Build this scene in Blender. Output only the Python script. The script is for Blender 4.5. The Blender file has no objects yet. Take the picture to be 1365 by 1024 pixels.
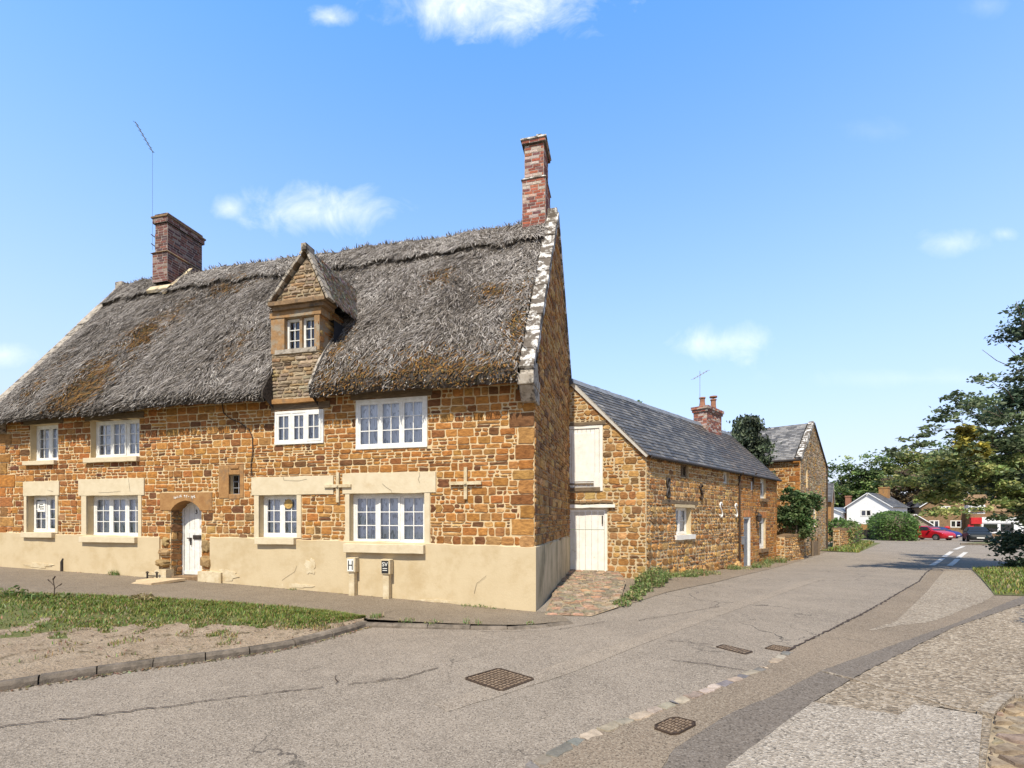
import bpy, math, random
from mathutils import Vector, Matrix, noise
R = math.radians
SC = bpy.context.scene
COL = SC.collection

# ------------------------------------------------------------------ camera
cam_d = bpy.data.cameras.new('camera')
cam = bpy.data.objects.new('camera', cam_d)
COL.objects.link(cam)
cam.location = (0, 0, 1.8)
cam.rotation_euler = (R(90), 0, 0)
cam_d.sensor_width = 36.0
cam_d.lens = 620.0 / 1365.0 * 36.0
cam_d.shift_y = 178.0 / 1365.0
cam_d.clip_end = 2000
SC.camera = cam

# ------------------------------------------------------------------ light and sky
SUN_EL = R(54)
SUN_DIR = Vector((-0.27, -0.963, 0)).normalized() * math.cos(SUN_EL) + Vector((0, 0, math.sin(SUN_EL)))
sun_d = bpy.data.lights.new('sun', 'SUN')
sun_d.energy = 5.0
sun_d.angle = R(0.5)
sun_d.color = (1.0, 0.94, 0.82)
sun = bpy.data.objects.new('sun', sun_d)
COL.objects.link(sun)
sun.rotation_euler = SUN_DIR.to_track_quat('Z', 'Y').to_euler()
SC.view_settings.view_transform = 'Standard'
SC.view_settings.look = 'None'
SC.view_settings.exposure = 0.30
SC.view_settings.gamma = 1.0
SC.view_settings.use_curve_mapping = False

world = bpy.data.worlds.new('World')
SC.world = world
world.use_nodes = True
wn, wl = world.node_tree.nodes, world.node_tree.links
wn.clear()


def wnode(t, **kw):
    n = wn.new(t)
    for k, v in kw.items():
        setattr(n, k, v)
    return n


def wmath(op, a, b=None, clamp=False):
    n = wnode('ShaderNodeMath', operation=op, use_clamp=clamp)
    for i, v in enumerate((a, b)):
        if v is None:
            continue
        if isinstance(v, (int, float)):
            n.inputs[i].default_value = v
        else:
            wl.new(v, n.inputs[i])
    return n.outputs[0]


NORTH_GAIN, HOR = 1.13, 0.45
sky = wnode('ShaderNodeTexSky', sky_type='NISHITA')
sky.sun_disc = False
sky.sun_elevation = SUN_EL
sky.sun_rotation = math.atan2(SUN_DIR.x, SUN_DIR.y)
sky.altitude = 100
sky.air_density = 1.0
sky.dust_density = 0.35
sky.ozone_density = 2.5
hsv = wnode('ShaderNodeHueSaturation')
hsv.inputs['Hue'].default_value = 0.4955
hsv.inputs['Saturation'].default_value = 1.33
hsv.inputs['Value'].default_value = 1.3
wl.new(sky.outputs[0], hsv.inputs['Color'])
tc = wnode('ShaderNodeTexCoord')
sep = wnode('ShaderNodeSeparateXYZ')
wl.new(tc.outputs['Generated'], sep.inputs[0])
yy = wmath('MAXIMUM', sep.outputs[1], 0.05)
px_, pz_ = wmath('DIVIDE', sep.outputs[0], yy), wmath('DIVIDE', sep.outputs[2], yy)
comb = wnode('ShaderNodeCombineXYZ')
wl.new(px_, comb.inputs[0]); wl.new(pz_, comb.inputs[1])
nz = wnode('ShaderNodeTexNoise')
nz.inputs['Scale'].default_value = 9.0
nz.inputs['Detail'].default_value = 7.0
nz.inputs['Roughness'].default_value = 0.62
nz.inputs['Distortion'].default_value = 0.5
wl.new(comb.outputs[0], nz.inputs['Vector'])
tot = None
# the clouds that stood over the village that day: bearing, height, half width, half height, density
for (cx, cz, rx, rz, dn) in ((-0.03, 1.115, 0.27, 0.09, 0.95), (-0.42, 0.655, 0.17, 0.06, 0.75), (-0.39, 1.075, 0.055, 0.03, 0.7),
                             (-0.605, 0.665, 0.045, 0.028, 0.45), (0.45, 0.375, 0.125, 0.045, 0.6), (0.95, 0.59, 0.07, 0.033, 0.35),
                             (1.06, 0.61, 0.03, 0.015, 0.25), (0.78, 0.83, 0.08, 0.03, 0.08), (1.02, 1.10, 0.06, 0.03, 0.14),
                             (-1.1, 0.35, 0.09, 0.03, 0.45), (0.9, 0.3, 0.35, 0.02, 0.12)):
    ax = wmath('DIVIDE', wmath('SUBTRACT', px_, cx), rx)
    az = wmath('DIVIDE', wmath('SUBTRACT', pz_, cz), rz)
    rr = wmath('SQRT', wmath('ADD', wmath('MULTIPLY', ax, ax), wmath('MULTIPLY', az, az)))
    m = wmath('SUBTRACT', 1.05, rr)
    m = wmath('ADD', m, wmath('MULTIPLY', wmath('SUBTRACT', nz.outputs[0], 0.5), 2.3))
    m = wmath('MULTIPLY', m, 0.8, clamp=True)
    m = wmath('MULTIPLY', wmath('POWER', m, 1.3), dn)
    tot = m if tot is None else wmath('MAXIMUM', tot, m)
tot = wmath('MULTIPLY', tot, wmath('GREATER_THAN', sep.outputs[1], 0.1))
mixc = wnode('ShaderNodeMix', data_type='RGBA')
wl.new(tot, mixc.inputs[0])
# sky brightened in the northern half, dimmed in the south to deepen the shade
sky_gain = wmath('MULTIPLY_ADD', wmath('MULTIPLY', wmath('ADD', sep.outputs[1], 0.15), 1.7, clamp=True), NORTH_GAIN)
sky_gain.node.inputs[2].default_value = 0.62
vm = wnode('ShaderNodeVectorMath', operation='SCALE')
low = wmath('POWER', wmath('SUBTRACT', 1.0, wmath('ABSOLUTE', sep.outputs[2])), 5.0)
sky_gain = wmath('MULTIPLY', sky_gain, wmath('MULTIPLY_ADD', low, -HOR))
sky_gain.node.inputs[1].links[0].from_node.inputs[2].default_value = 1.0
wl.new(hsv.outputs[0], vm.inputs[0]); wl.new(sky_gain, vm.inputs['Scale'])
hz = wnode('ShaderNodeMix', data_type='RGBA')
wl.new(wmath('MULTIPLY', wmath('POWER', wmath('SUBTRACT', 1.0, wmath('ABSOLUTE', sep.outputs[2])), 1.55), 0.95), hz.inputs[0])
wl.new(vm.outputs[0], hz.inputs[6])
hz.inputs[7].default_value = (4.3, 4.3, 5.25, 1)
wl.new(hz.outputs[2], mixc.inputs[6])
mixc.inputs[7].default_value = (7.8, 7.9, 8.1, 1)
bg = wnode('ShaderNodeBackground')
bg.inputs['Strength'].default_value = 0.15
wl.new(mixc.outputs[2], bg.inputs['Color'])
wo = wnode('ShaderNodeOutputWorld')
wl.new(bg.outputs[0], wo.inputs['Surface'])


# ------------------------------------------------------------------ materials
def mat_new(name):
    m = bpy.data.materials.new(name)
    m.use_nodes = True
    nt = m.node_tree
    return m, nt.nodes, nt.links, nt.nodes['Principled BSDF']


def mat(name, c1, c2=None, scale=8.0, rough=0.85, bump=0.0, bscale=None, detail=5.0, lo=0.35, hi=0.65, attr=False, dist=0.02,
        metal=0.0, c3=None, s3=1.5, lo3=0.52, hi3=0.7, spec=0.3, stretch=None):
    """Noise-mixed surface; attr multiplies by the mesh's own per-face colour; c3 is a second, larger patchy layer."""
    m, N, L, B = mat_new(name)
    t = N.new('ShaderNodeTexCoord')
    src = t.outputs['Object']
    if stretch:
        mp = N.new('ShaderNodeMapping')
        mp.inputs['Scale'].default_value = stretch
        L.new(src, mp.inputs['Vector'])
        src = mp.outputs[0]
    n1 = N.new('ShaderNodeTexNoise')
    n1.inputs['Scale'].default_value = scale
    n1.inputs['Detail'].default_value = detail
    n1.inputs['Roughness'].default_value = 0.62
    L.new(src, n1.inputs['Vector'])
    r = N.new('ShaderNodeMapRange')
    r.inputs[1].default_value, r.inputs[2].default_value = lo, hi
    L.new(n1.outputs[0], r.inputs[0])
    mx = N.new('ShaderNodeMix'); mx.data_type = 'RGBA'
    L.new(r.outputs[0], mx.inputs[0])
    mx.inputs[6].default_value = (*c1, 1)
    mx.inputs[7].default_value = (*(c2 or c1), 1)
    out = mx.outputs[2]
    if c3:
        n3 = N.new('ShaderNodeTexNoise')
        n3.inputs['Scale'].default_value = s3
        n3.inputs['Detail'].default_value = 6
        n3.inputs['Roughness'].default_value = 0.7
        L.new(src, n3.inputs['Vector'])
        r3 = N.new('ShaderNodeMapRange')
        r3.inputs[1].default_value, r3.inputs[2].default_value = lo3, hi3
        L.new(n3.outputs[0], r3.inputs[0])
        m3 = N.new('ShaderNodeMix'); m3.data_type = 'RGBA'
        L.new(r3.outputs[0], m3.inputs[0])
        L.new(out, m3.inputs[6])
        m3.inputs[7].default_value = (*c3, 1)
        out = m3.outputs[2]
    if attr:
        a = N.new('ShaderNodeAttribute'); a.attribute_name = 'Col'
        mm = N.new('ShaderNodeMix'); mm.data_type = 'RGBA'; mm.blend_type = 'MULTIPLY'
        mm.inputs[0].default_value = 1.0
        L.new(a.outputs['Color'], mm.inputs[6])
        L.new(out, mm.inputs[7])
        out = mm.outputs[2]
    L.new(out, B.inputs['Base Color'])
    B.inputs['Roughness'].default_value = rough
    B.inputs['Metallic'].default_value = metal
    B.inputs['Specular IOR Level'].default_value = spec
    if bump:
        n2 = N.new('ShaderNodeTexNoise')
        n2.inputs['Scale'].default_value = bscale or scale * 3
        n2.inputs['Detail'].default_value = 6
        n2.inputs['Roughness'].default_value = 0.7
        L.new(src, n2.inputs['Vector'])
        b = N.new('ShaderNodeBump')
        b.inputs['Strength'].default_value = bump
        b.inputs['Distance'].default_value = dist
        L.new(n2.outputs[0], b.inputs['Height'])
        L.new(b.outputs[0], B.inputs['Normal'])
    return m


def leaf_mat(name, transl=0.38):
    m, N, L, B = mat_new(name)
    a = N.new('ShaderNodeAttribute'); a.attribute_name = 'Col'
    L.new(a.outputs['Color'], B.inputs['Base Color'])
    B.inputs['Roughness'].default_value = 0.55
    B.inputs['Specular IOR Level'].default_value = 0.35
    tr = N.new('ShaderNodeBsdfTranslucent')
    L.new(a.outputs['Color'], tr.inputs['Color'])
    ms = N.new('ShaderNodeMixShader')
    ms.inputs[0].default_value = transl
    L.new(B.outputs[0], ms.inputs[1]); L.new(tr.outputs[0], ms.inputs[2])
    L.new(ms.outputs[0], N['Material Output'].inputs['Surface'])
    return m


def glass_mat(name, refl=0.22, tint=(0.75, 0.8, 0.85)):
    m, N, L, B = mat_new(name)
    t = N.new('ShaderNodeBsdfTransparent'); t.inputs[0].default_value = (*tint, 1)
    g = N.new('ShaderNodeBsdfGlossy'); g.inputs['Roughness'].default_value = 0.03
    g.inputs['Color'].default_value = (0.9, 0.93, 1, 1)
    f = N.new('ShaderNodeFresnel'); f.inputs[0].default_value = 1.5
    ad = N.new('ShaderNodeMath'); ad.operation = 'ADD'; ad.use_clamp = True
    L.new(f.outputs[0], ad.inputs[0]); ad.inputs[1].default_value = refl - 0.04
    s = N.new('ShaderNodeMixShader')
    L.new(ad.outputs[0], s.inputs[0]); L.new(t.outputs[0], s.inputs[1]); L.new(g.outputs[0], s.inputs[2])
    L.new(s.outputs[0], N['Material Output'].inputs['Surface'])
    return m


def lace_mat(name):
    m, N, L, B = mat_new(name)
    B.inputs['Base Color'].default_value = (0.93, 0.93, 0.93, 1)
    B.inputs['Roughness'].default_value = 0.9
    t = N.new('ShaderNodeTexCoord')
    v = N.new('ShaderNodeTexVoronoi'); v.feature = 'SMOOTH_F1'; v.inputs['Scale'].default_value = 11
    n = N.new('ShaderNodeTexNoise'); n.inputs['Scale'].default_value = 9; n.inputs['Detail'].default_value = 5
    mp = N.new('ShaderNodeMapping'); mp.inputs['Scale'].default_value = (1.6, 1.6, 0.75)
    L.new(t.outputs['Object'], mp.inputs[0])
    L.new(mp.outputs[0], v.inputs['Vector']); L.new(mp.outputs[0], n.inputs['Vector'])
    a = N.new('ShaderNodeMath'); a.operation = 'MULTIPLY_ADD'
    L.new(v.outputs['Distance'], a.inputs[0]); a.inputs[1].default_value = 0.55; L.new(n.outputs[0], a.inputs[2])
    r = N.new('ShaderNodeMapRange'); r.inputs[1].default_value = 0.82; r.inputs[2].default_value = 0.87
    L.new(a.outputs[0], r.inputs[0])
    r.inputs[3].default_value = 0.04; r.inputs[4].default_value = 0.45
    tr = N.new('ShaderNodeBsdfTransparent')
    s = N.new('ShaderNodeMixShader')
    L.new(r.outputs[0], s.inputs[0]); L.new(B.outputs[0], s.inputs[1]); L.new(tr.outputs[0], s.inputs[2])
    L.new(s.outputs[0], N['Material Output'].inputs['Surface'])
    return m


def asphalt_mat(name, base, var, speck, big=None, grain=90.0, bump=0.5, crack=0.0):
    """Fine aggregate, mid-size mottling and broad wear patches."""
    m, N, L, B = mat_new(name)
    t = N.new('ShaderNodeTexCoord')
    P = t.outputs['Object']

    def noi(s, d=4, ro=0.6):
        n = N.new('ShaderNodeTexNoise'); n.inputs['Scale'].default_value = s; n.inputs['Detail'].default_value = d
        n.inputs['Roughness'].default_value = ro; L.new(P, n.inputs['Vector']); return n.outputs[0]

    def mr(x, a, b):
        r = N.new('ShaderNodeMapRange'); r.inputs[1].default_value = a; r.inputs[2].default_value = b
        L.new(x, r.inputs[0]); return r.outputs[0]

    def mix(f, a, b, mode='MIX'):
        x = N.new('ShaderNodeMix'); x.data_type = 'RGBA'; x.blend_type = mode
        if isinstance(f, float): x.inputs[0].default_value = f
        else: L.new(f, x.inputs[0])
        for i, c in ((6, a), (7, b)):
            if isinstance(c, tuple): x.inputs[i].default_value = (*c, 1)
            else: L.new(c, x.inputs[i])
        return x.outputs[2]
    c = mix(mr(noi(0.55, 7, 0.72), 0.40, 0.62), base, var)
    c = mix(mr(noi(3.2, 5, 0.7), 0.5, 0.75), c, big or base)
    vo = N.new('ShaderNodeTexVoronoi'); vo.inputs['Scale'].default_value = grain; L.new(P, vo.inputs['Vector'])
    sp = N.new('ShaderNodeSeparateColor'); L.new(vo.outputs['Color'], sp.inputs[0])
    c = mix(mr(sp.outputs[0], 0.45, 1.0), c, speck)
    c = mix(mr(sp.outputs[1], 0.72, 1.0), c, tuple(v * 0.42 for v in base))
    g2 = mr(noi(38, 4, 0.75), 0.56, 0.74)
    c = mix(g2, c, tuple(v * 0.55 for v in base))
    if crack:
        vn = N.new('ShaderNodeTexVoronoi'); vn.feature = 'DISTANCE_TO_EDGE'; vn.inputs['Scale'].default_value = 0.42
        nd = N.new('ShaderNodeTexNoise'); nd.inputs['Scale'].default_value = 2.2; nd.inputs['Detail'].default_value = 6
        L.new(P, nd.inputs['Vector'])
        va = N.new('ShaderNodeVectorMath'); va.operation = 'MULTIPLY_ADD'
        L.new(nd.outputs['Color'], va.inputs[0]); va.inputs[1].default_value = (1.1, 1.1, 0); L.new(P, va.inputs[2])
        L.new(va.outputs[0], vn.inputs['Vector'])
        ln = N.new('ShaderNodeMath'); ln.operation = 'LESS_THAN'; ln.inputs[1].default_value = 0.0042
        L.new(vn.outputs['Distance'], ln.inputs[0])
        gate = mr(noi(0.33, 3), 0.5, 0.56)
        mu = N.new('ShaderNodeMath'); mu.operation = 'MULTIPLY'; L.new(ln.outputs[0], mu.inputs[0]); L.new(gate, mu.inputs[1])
        m2 = N.new('ShaderNodeMath'); m2.operation = 'MULTIPLY'; L.new(mu.outputs[0], m2.inputs[0]); m2.inputs[1].default_value = crack
        c = mix(m2.outputs[0], c, (0.05, 0.042, 0.035))
    L.new(c, B.inputs['Base Color'])
    B.inputs['Roughness'].default_value = 0.9
    B.inputs['Specular IOR Level'].default_value = 0.25
    b = N.new('ShaderNodeBump'); b.inputs['Strength'].default_value = bump; b.inputs['Distance'].default_value = 0.012
    ad = N.new('ShaderNodeMath'); ad.operation = 'ADD'
    L.new(noi(60, 5, 0.8), ad.inputs[0]); L.new(vo.outputs['Distance'], ad.inputs[1])
    L.new(ad.outputs[0], b.inputs['Height']); L.new(b.outputs[0], B.inputs['Normal'])
    return m


W1 = (1, 1, 1)
M = {}
M['stone'] = mat('ironstone', (0.55, 0.50, 0.46), (1.30, 1.27, 1.2), 9, 0.92, 0.9, 30, attr=True, dist=0.018, lo=0.3, hi=0.68, stretch=(1, 1, 2.4), c3=(1.65, 1.7, 1.75), s3=6, lo3=0.6, hi3=0.78)
M['mortar'] = mat('lime mortar', (0.68, 0.53, 0.31), (0.55, 0.40, 0.22), 9, 0.95, 0.5, 60)
M['mortar_dark'] = mat('weathered mortar', (0.42, 0.32, 0.2), (0.24, 0.18, 0.11), 6, 0.95, 0.5, 60)
M['mortar_pale'] = mat('pale ribbon mortar', (0.60, 0.475, 0.29), (0.46, 0.345, 0.20), 7, 0.95, 0.5, 60)
M['render'] = mat('cream render', (0.575, 0.462, 0.288), (0.53, 0.418, 0.252), 2.2, 0.8, 0.25, 22, c3=(0.46, 0.34, 0.18), s3=1.1, lo3=0.50, hi3=0.78)
M['render_pale'] = mat('fresh cream masonry paint', (0.65, 0.55, 0.38), (0.585, 0.48, 0.315), 5, 0.8, 0.3, 26, c3=(0.52, 0.40, 0.24), s3=3, lo3=0.60, hi3=0.78)
M['render_worn'] = mat('flaking cream render', (0.66, 0.56, 0.38), (0.50, 0.385, 0.22), 6, 0.85, 0.6, 26)
M['render_green'] = mat('damp streaked render', (0.60, 0.49, 0.32), (0.40, 0.33, 0.2), 2.4, 0.85, 0.4, 24, c3=(0.17, 0.15, 0.09), s3=1.7, lo3=0.5, hi3=0.72, stretch=(1, 1, 0.45))
M['white'] = mat('white gloss paint', (0.80, 0.785, 0.74), (0.68, 0.655, 0.59), 11, 0.5, 0.25, 60, c3=(0.52, 0.47, 0.38), s3=14, lo3=0.62, hi3=0.72)
M['white_worn'] = mat('weathered white paint', (0.82, 0.79, 0.72), (0.74, 0.69, 0.60), 5, 0.7, 0.3, 40, c3=(0.50, 0.39, 0.25), s3=7, lo3=0.64, hi3=0.74)
M['white_clean'] = mat('white paint', (0.8, 0.8, 0.79), (0.74, 0.74, 0.73), 3, 0.6)
M['thatch'] = mat('thatch', (0.7, 0.7, 0.7), (1.3, 1.3, 1.3), 30, 0.95, 0.6, 90, attr=True)
M['thatch_bed'] = mat('packed straw', (0.13, 0.107, 0.085), (0.045, 0.036, 0.028), 22, 0.95, 1.0, 60, dist=0.05, c3=(0.2, 0.17, 0.15), s3=2.2)
M['lichen_stone'] = mat('lichened coping stone', (0.60, 0.56, 0.49), (0.80, 0.77, 0.72), 9, 0.9, 0.7, 40, c3=(0.13, 0.105, 0.08), s3=5.5, lo3=0.42, hi3=0.52)
M['coping_dull'] = mat('dull weathered coping', (0.33, 0.275, 0.21), (0.46, 0.41, 0.34), 9, 0.92, 0.8, 40, c3=(0.09, 0.075, 0.058), s3=6, lo3=0.50, hi3=0.60)
M['ashlar'] = mat('dressed ironstone', (0.40, 0.22, 0.085), (0.30, 0.15, 0.055), 7, 0.9, 0.6, 30, c3=(0.20, 0.13, 0.075), s3=3)
M['ashlar_worn'] = mat('lichened ironstone', (0.37, 0.21, 0.09), (0.27, 0.16, 0.075), 6, 0.9, 0.8, 26, c3=(0.30, 0.25, 0.18), s3=4.5, lo3=0.46, hi3=0.6)
M['ashlar_dark'] = mat('weathered ironstone', (0.30, 0.19, 0.10), (0.19, 0.12, 0.065), 9, 0.92, 0.8, 30, c3=(0.09, 0.07, 0.05), s3=4)
M['brick'] = mat('red brick', (0.75, 0.72, 0.7), (1.25, 1.2, 1.2), 22, 0.9, 0.6, 50, attr=True)
M['brick_mortar'] = mat('brick mortar', (0.42, 0.37, 0.32), (0.3, 0.25, 0.21), 12, 0.95)
M['slate'] = mat('welsh slate', (0.76, 0.73, 0.68), (1.28, 1.23, 1.14), 6, 0.55, 0.4, 30, attr=True, spec=0.5)
M['lead'] = mat('lead', (0.22, 0.23, 0.25), (0.14, 0.15, 0.17), 6, 0.6)
M['glass'] = glass_mat('window glass', 0.10, (0.93, 0.95, 0.97))
M['glass_dark'] = glass_mat('dark window glass', 0.12, (0.3, 0.31, 0.33))
M['lace'] = lace_mat('net curtain')
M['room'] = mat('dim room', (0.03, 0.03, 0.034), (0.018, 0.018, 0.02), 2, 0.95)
M['timber'] = mat('grey oak', (0.22, 0.16, 0.10), (0.12, 0.085, 0.055), 5, 0.9, 0.5, 40, stretch=(1, 1, 8))
M['iron'] = mat('black iron', (0.03, 0.028, 0.027), (0.06, 0.045, 0.035), 12, 0.6, 0.3, 50)
M['rust'] = mat('rusty cast iron', (0.075, 0.048, 0.03), (0.04, 0.026, 0.018), 18, 0.7, 0.5, 60)
M['rust_pale'] = mat('dusty cast iron', (0.30, 0.215, 0.14), (0.17, 0.115, 0.072), 20, 0.8, 0.5, 60)
M['black'] = mat('black paint', (0.015, 0.015, 0.015), (0.03, 0.03, 0.03), 10, 0.5)
M['road'] = asphalt_mat('worn asphalt', (0.275, 0.224, 0.170), (0.200, 0.163, 0.124), (0.385, 0.322, 0.252), (0.315, 0.258, 0.197), crack=0.75)
M['pave'] = asphalt_mat('pavement asphalt', (0.20, 0.155, 0.107), (0.255, 0.203, 0.145), (0.28, 0.23, 0.17), (0.165, 0.128, 0.09), crack=0.3)
M['foot'] = asphalt_mat('brown footway asphalt', (0.25, 0.19, 0.132), (0.185, 0.14, 0.097), (0.34, 0.275, 0.20), (0.22, 0.168, 0.117), crack=0.4)
M['strip'] = asphalt_mat('trench asphalt', (0.165, 0.134, 0.104), (0.14, 0.113, 0.088), (0.22, 0.185, 0.15), grain=70, bump=0.3)
M['coarse'] = asphalt_mat('coarse grey asphalt', (0.39, 0.324, 0.25), (0.31, 0.256, 0.197), (0.58, 0.50, 0.40), (0.42, 0.35, 0.272), grain=55, bump=1.0)
M['road_pale'] = asphalt_mat('paler worn track', (0.30, 0.242, 0.181), (0.215, 0.173, 0.13), (0.41, 0.342, 0.265), (0.335, 0.272, 0.204))
M['rough'] = asphalt_mat('rough broken concrete', (0.36, 0.278, 0.19), (0.27, 0.205, 0.138), (0.56, 0.46, 0.34), (0.19, 0.142, 0.097), grain=34, bump=1.4)
M['concrete'] = asphalt_mat('pale concrete', (0.33, 0.265, 0.193), (0.25, 0.198, 0.144), (0.46, 0.39, 0.30), (0.24, 0.182, 0.127), grain=40, bump=0.9)
M['kerb'] = mat('kerb stone', (0.20, 0.16, 0.12), (0.11, 0.09, 0.068), 9, 0.92, 0.9, 30, c3=(0.27, 0.22, 0.17), s3=3)
M['sett'] = mat('setts', (0.75, 0.73, 0.7), (1.15, 1.12, 1.08), 14, 0.9, 0.6, 50, attr=True)
M['dirt'] = mat('dry bare earth', (0.50, 0.385, 0.265), (0.40, 0.295, 0.195), 4.5, 0.97, 1.2, 22, dist=0.06, c3=(0.20, 0.15, 0.085), s3=5.5, lo3=0.54, hi3=0.66)
M['turf'] = mat('turf', (0.10, 0.12, 0.035), (0.16, 0.15, 0.055), 5, 0.97, 1.0, 40)
M['field'] = mat('meadow', (0.09, 0.11, 0.035), (0.15, 0.15, 0.06), 0.3, 0.97)
M['paint'] = mat('worn road paint', (0.66, 0.62, 0.55), (0.5, 0.45, 0.39), 9, 0.8, c3=(0.3, 0.26, 0.22), s3=12, lo3=0.58, hi3=0.68)
M['leaf'] = leaf_mat('leaves')
M['needle'] = leaf_mat('conifer sprays', 0.1)
M['grass'] = leaf_mat('grass blades', 0.3)
M['bark'] = mat('bark', (0.20, 0.155, 0.11), (0.10, 0.08, 0.06), 7, 0.95, 0.9, 30, stretch=(1, 1, 0.3))
M['red_paint'] = mat('red car paint', (0.42, 0.01, 0.018), None, 3, 0.25, spec=0.6)
M['blue_paint'] = mat('blue car paint', (0.015, 0.025, 0.16), None, 3, 0.4, spec=0.3)
M['dark_paint'] = mat('black car paint', (0.018, 0.02, 0.02), None, 3, 0.5, spec=0.3)
M['car_glass'] = mat('tinted car glass', (0.02, 0.022, 0.024), None, 3, 0.3, spec=0.35)
M['tyre'] = mat('tyre rubber', (0.015, 0.015, 0.015), (0.03, 0.03, 0.03), 20, 0.85)
M['alloy'] = mat('alloy wheel', (0.6, 0.6, 0.62), (0.4, 0.4, 0.42), 6, 0.35, metal=0.6)
M['lamp_lens'] = mat('lamp lens', (0.8, 0.8, 0.82), None, 3, 0.15, spec=0.8)
M['red_lens'] = mat('red lamp lens', (0.5, 0.01, 0.01), None, 3, 0.2, spec=0.7)
M['plate'] = mat('number plate', (0.75, 0.74, 0.68), None, 3, 0.5)
M['red_sign'] = mat('red sign paint', (0.55, 0.03, 0.03), (0.45, 0.02, 0.025), 3, 0.5)
M['straw_mat'] = mat('worn stone slab', (0.62, 0.47, 0.29), (0.5, 0.37, 0.22), 9, 0.95, 0.7, 50)
M['gold'] = mat('woven straw', (0.55, 0.36, 0.12), (0.42, 0.26, 0.08), 30, 0.8)
M['paper'] = mat('paper notice', (0.8, 0.78, 0.7), None, 3, 0.9)
M['cable'] = mat('brown cable', (0.06, 0.04, 0.028), None, 3, 0.8)
M['pot'] = mat('clay chimney pot', (0.36, 0.17, 0.10), (0.26, 0.12, 0.075), 8, 0.85)
M['grey_pipe'] = mat('grey metal', (0.32, 0.32, 0.33), (0.22, 0.22, 0.23), 8, 0.5)


# ------------------------------------------------------------------ mesh helpers
class Mesh:
    def __init__(self):
        self.v, self.f, self.m, self.c = [], [], [], []

    def face(self, pts, m=0, c=W1):
        b = len(self.v)
        self.v.extend(tuple(p) for p in pts)
        self.f.append(tuple(range(b, b + len(pts))))
        self.m.append(m); self.c.append(c)

    def add(self, vs, fs, m=0, c=W1):
        b = len(self.v)
        self.v.extend(tuple(p) for p in vs)
        for f in fs:
            self.f.append(tuple(b + i for i in f)); self.m.append(m); self.c.append(c)

    def hexa(self, p, m=0, c=W1):
        """eight points: bottom ring 0-3, top ring 4-7, counter-clockwise seen from above"""
        self.add(p, [(3, 2, 1, 0), (4, 5, 6, 7), (0, 1, 5, 4), (1, 2, 6, 5), (2, 3, 7, 6), (3, 0, 4, 7)], m, c)

    def box(self, x0, x1, y0, y1, z0, z1, m=0, c=W1):
        self.hexa([(x0, y0, z0), (x1, y0, z0), (x1, y1, z0), (x0, y1, z0), (x0, y0, z1), (x1, y0, z1), (x1, y1, z1), (x0, y1, z1)], m, c)

    def tube(self, pts, r, n=8, m=0, c=W1, cap=True):
        pts = [Vector(p) for p in pts]
        rs = r if isinstance(r, (list, tuple)) else [r] * len(pts)
        rings, up = [], None
        for i, p in enumerate(pts):
            d = (pts[min(i + 1, len(pts) - 1)] - pts[max(i - 1, 0)]).normalized()
            if up is None:
                up = d.orthogonal().normalized()
            up = (up - d * up.dot(d))
            up = up.normalized() if up.length > 1e-6 else d.orthogonal().normalized()
            w = d.cross(up)
            rings.append([p + (up * math.cos(a) + w * math.sin(a)) * rs[i] for a in (2 * math.pi * k / n for k in range(n))])
        vs = [q for rg in rings for q in rg]
        fs = [(i * n + k, i * n + (k + 1) % n, (i + 1) * n + (k + 1) % n, (i + 1) * n + k) for i in range(len(rings) - 1) for k in range(n)]
        if cap:
            fs += [tuple(reversed(range(n))), tuple((len(rings) - 1) * n + k for k in range(n))]
        self.add(vs, fs, m, c)

    def lathe(self, prof, base, n=12, m=0, c=W1):
        bx, by, bz = base
        vs = [(bx + r * math.cos(2 * math.pi * k / n), by + r * math.sin(2 * math.pi * k / n), bz + z) for r, z in prof for k in range(n)]
        fs = [(i * n + k, i * n + (k + 1) % n, (i + 1) * n + (k + 1) % n, (i + 1) * n + k) for i in range(len(prof) - 1) for k in range(n)]
        fs += [tuple(reversed(range(n))), tuple((len(prof) - 1) * n + k for k in range(n))]
        self.add(vs, fs, m, c)

    def prism(self, poly, to3, d0, d1, m=0, c=W1):
        """poly in 2-D (counter-clockwise), to3(s, t, depth) -> point"""
        n = len(poly)
        vs = [to3(s, t, d0) for s, t in poly] + [to3(s, t, d1) for s, t in poly]
        fs = [tuple(reversed(range(n))), tuple(range(n, 2 * n))] + [(i, (i + 1) % n, n + (i + 1) % n, n + i) for i in range(n)]
        self.add(vs, fs, m, c)


ROOTMAT = {}


def link(name, mesh, mats, parent=None, world=False, smooth=False, bevel=0.0, kind=None):
    me = bpy.data.meshes.new(name)
    vs = mesh.v
    if parent is not None and world:
        inv = ROOTMAT[root_of(parent).name].inverted()
        vs = [tuple(inv @ Vector(v)) for v in vs]
    me.from_pydata(vs, [], mesh.f)
    for mm in (mats if isinstance(mats, (list, tuple)) else [mats]):
        me.materials.append(M[mm])
    me.polygons.foreach_set('material_index', mesh.m)
    if any(c is not W1 for c in mesh.c):
        ca = me.color_attributes.new('Col', 'FLOAT_COLOR', 'CORNER')
        buf = []
        for f, c in zip(mesh.f, mesh.c):
            buf.extend((c[0], c[1], c[2], 1.0) * len(f))
        ca.data.foreach_set('color', buf)
    if smooth:
        me.polygons.foreach_set('use_smooth', [True] * len(me.polygons))
    me.update()
    o = bpy.data.objects.new(name, me)
    COL.objects.link(o)
    if parent is not None:
        o.parent = parent
    if bevel:
        b = o.modifiers.new('bevel', 'BEVEL'); b.width = bevel; b.segments = 2; b.limit_method = 'ANGLE'
    if kind:
        o['kind'] = kind
    return o


def root_of(o):
    while o.parent is not None:
        o = o.parent
    return o


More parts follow.
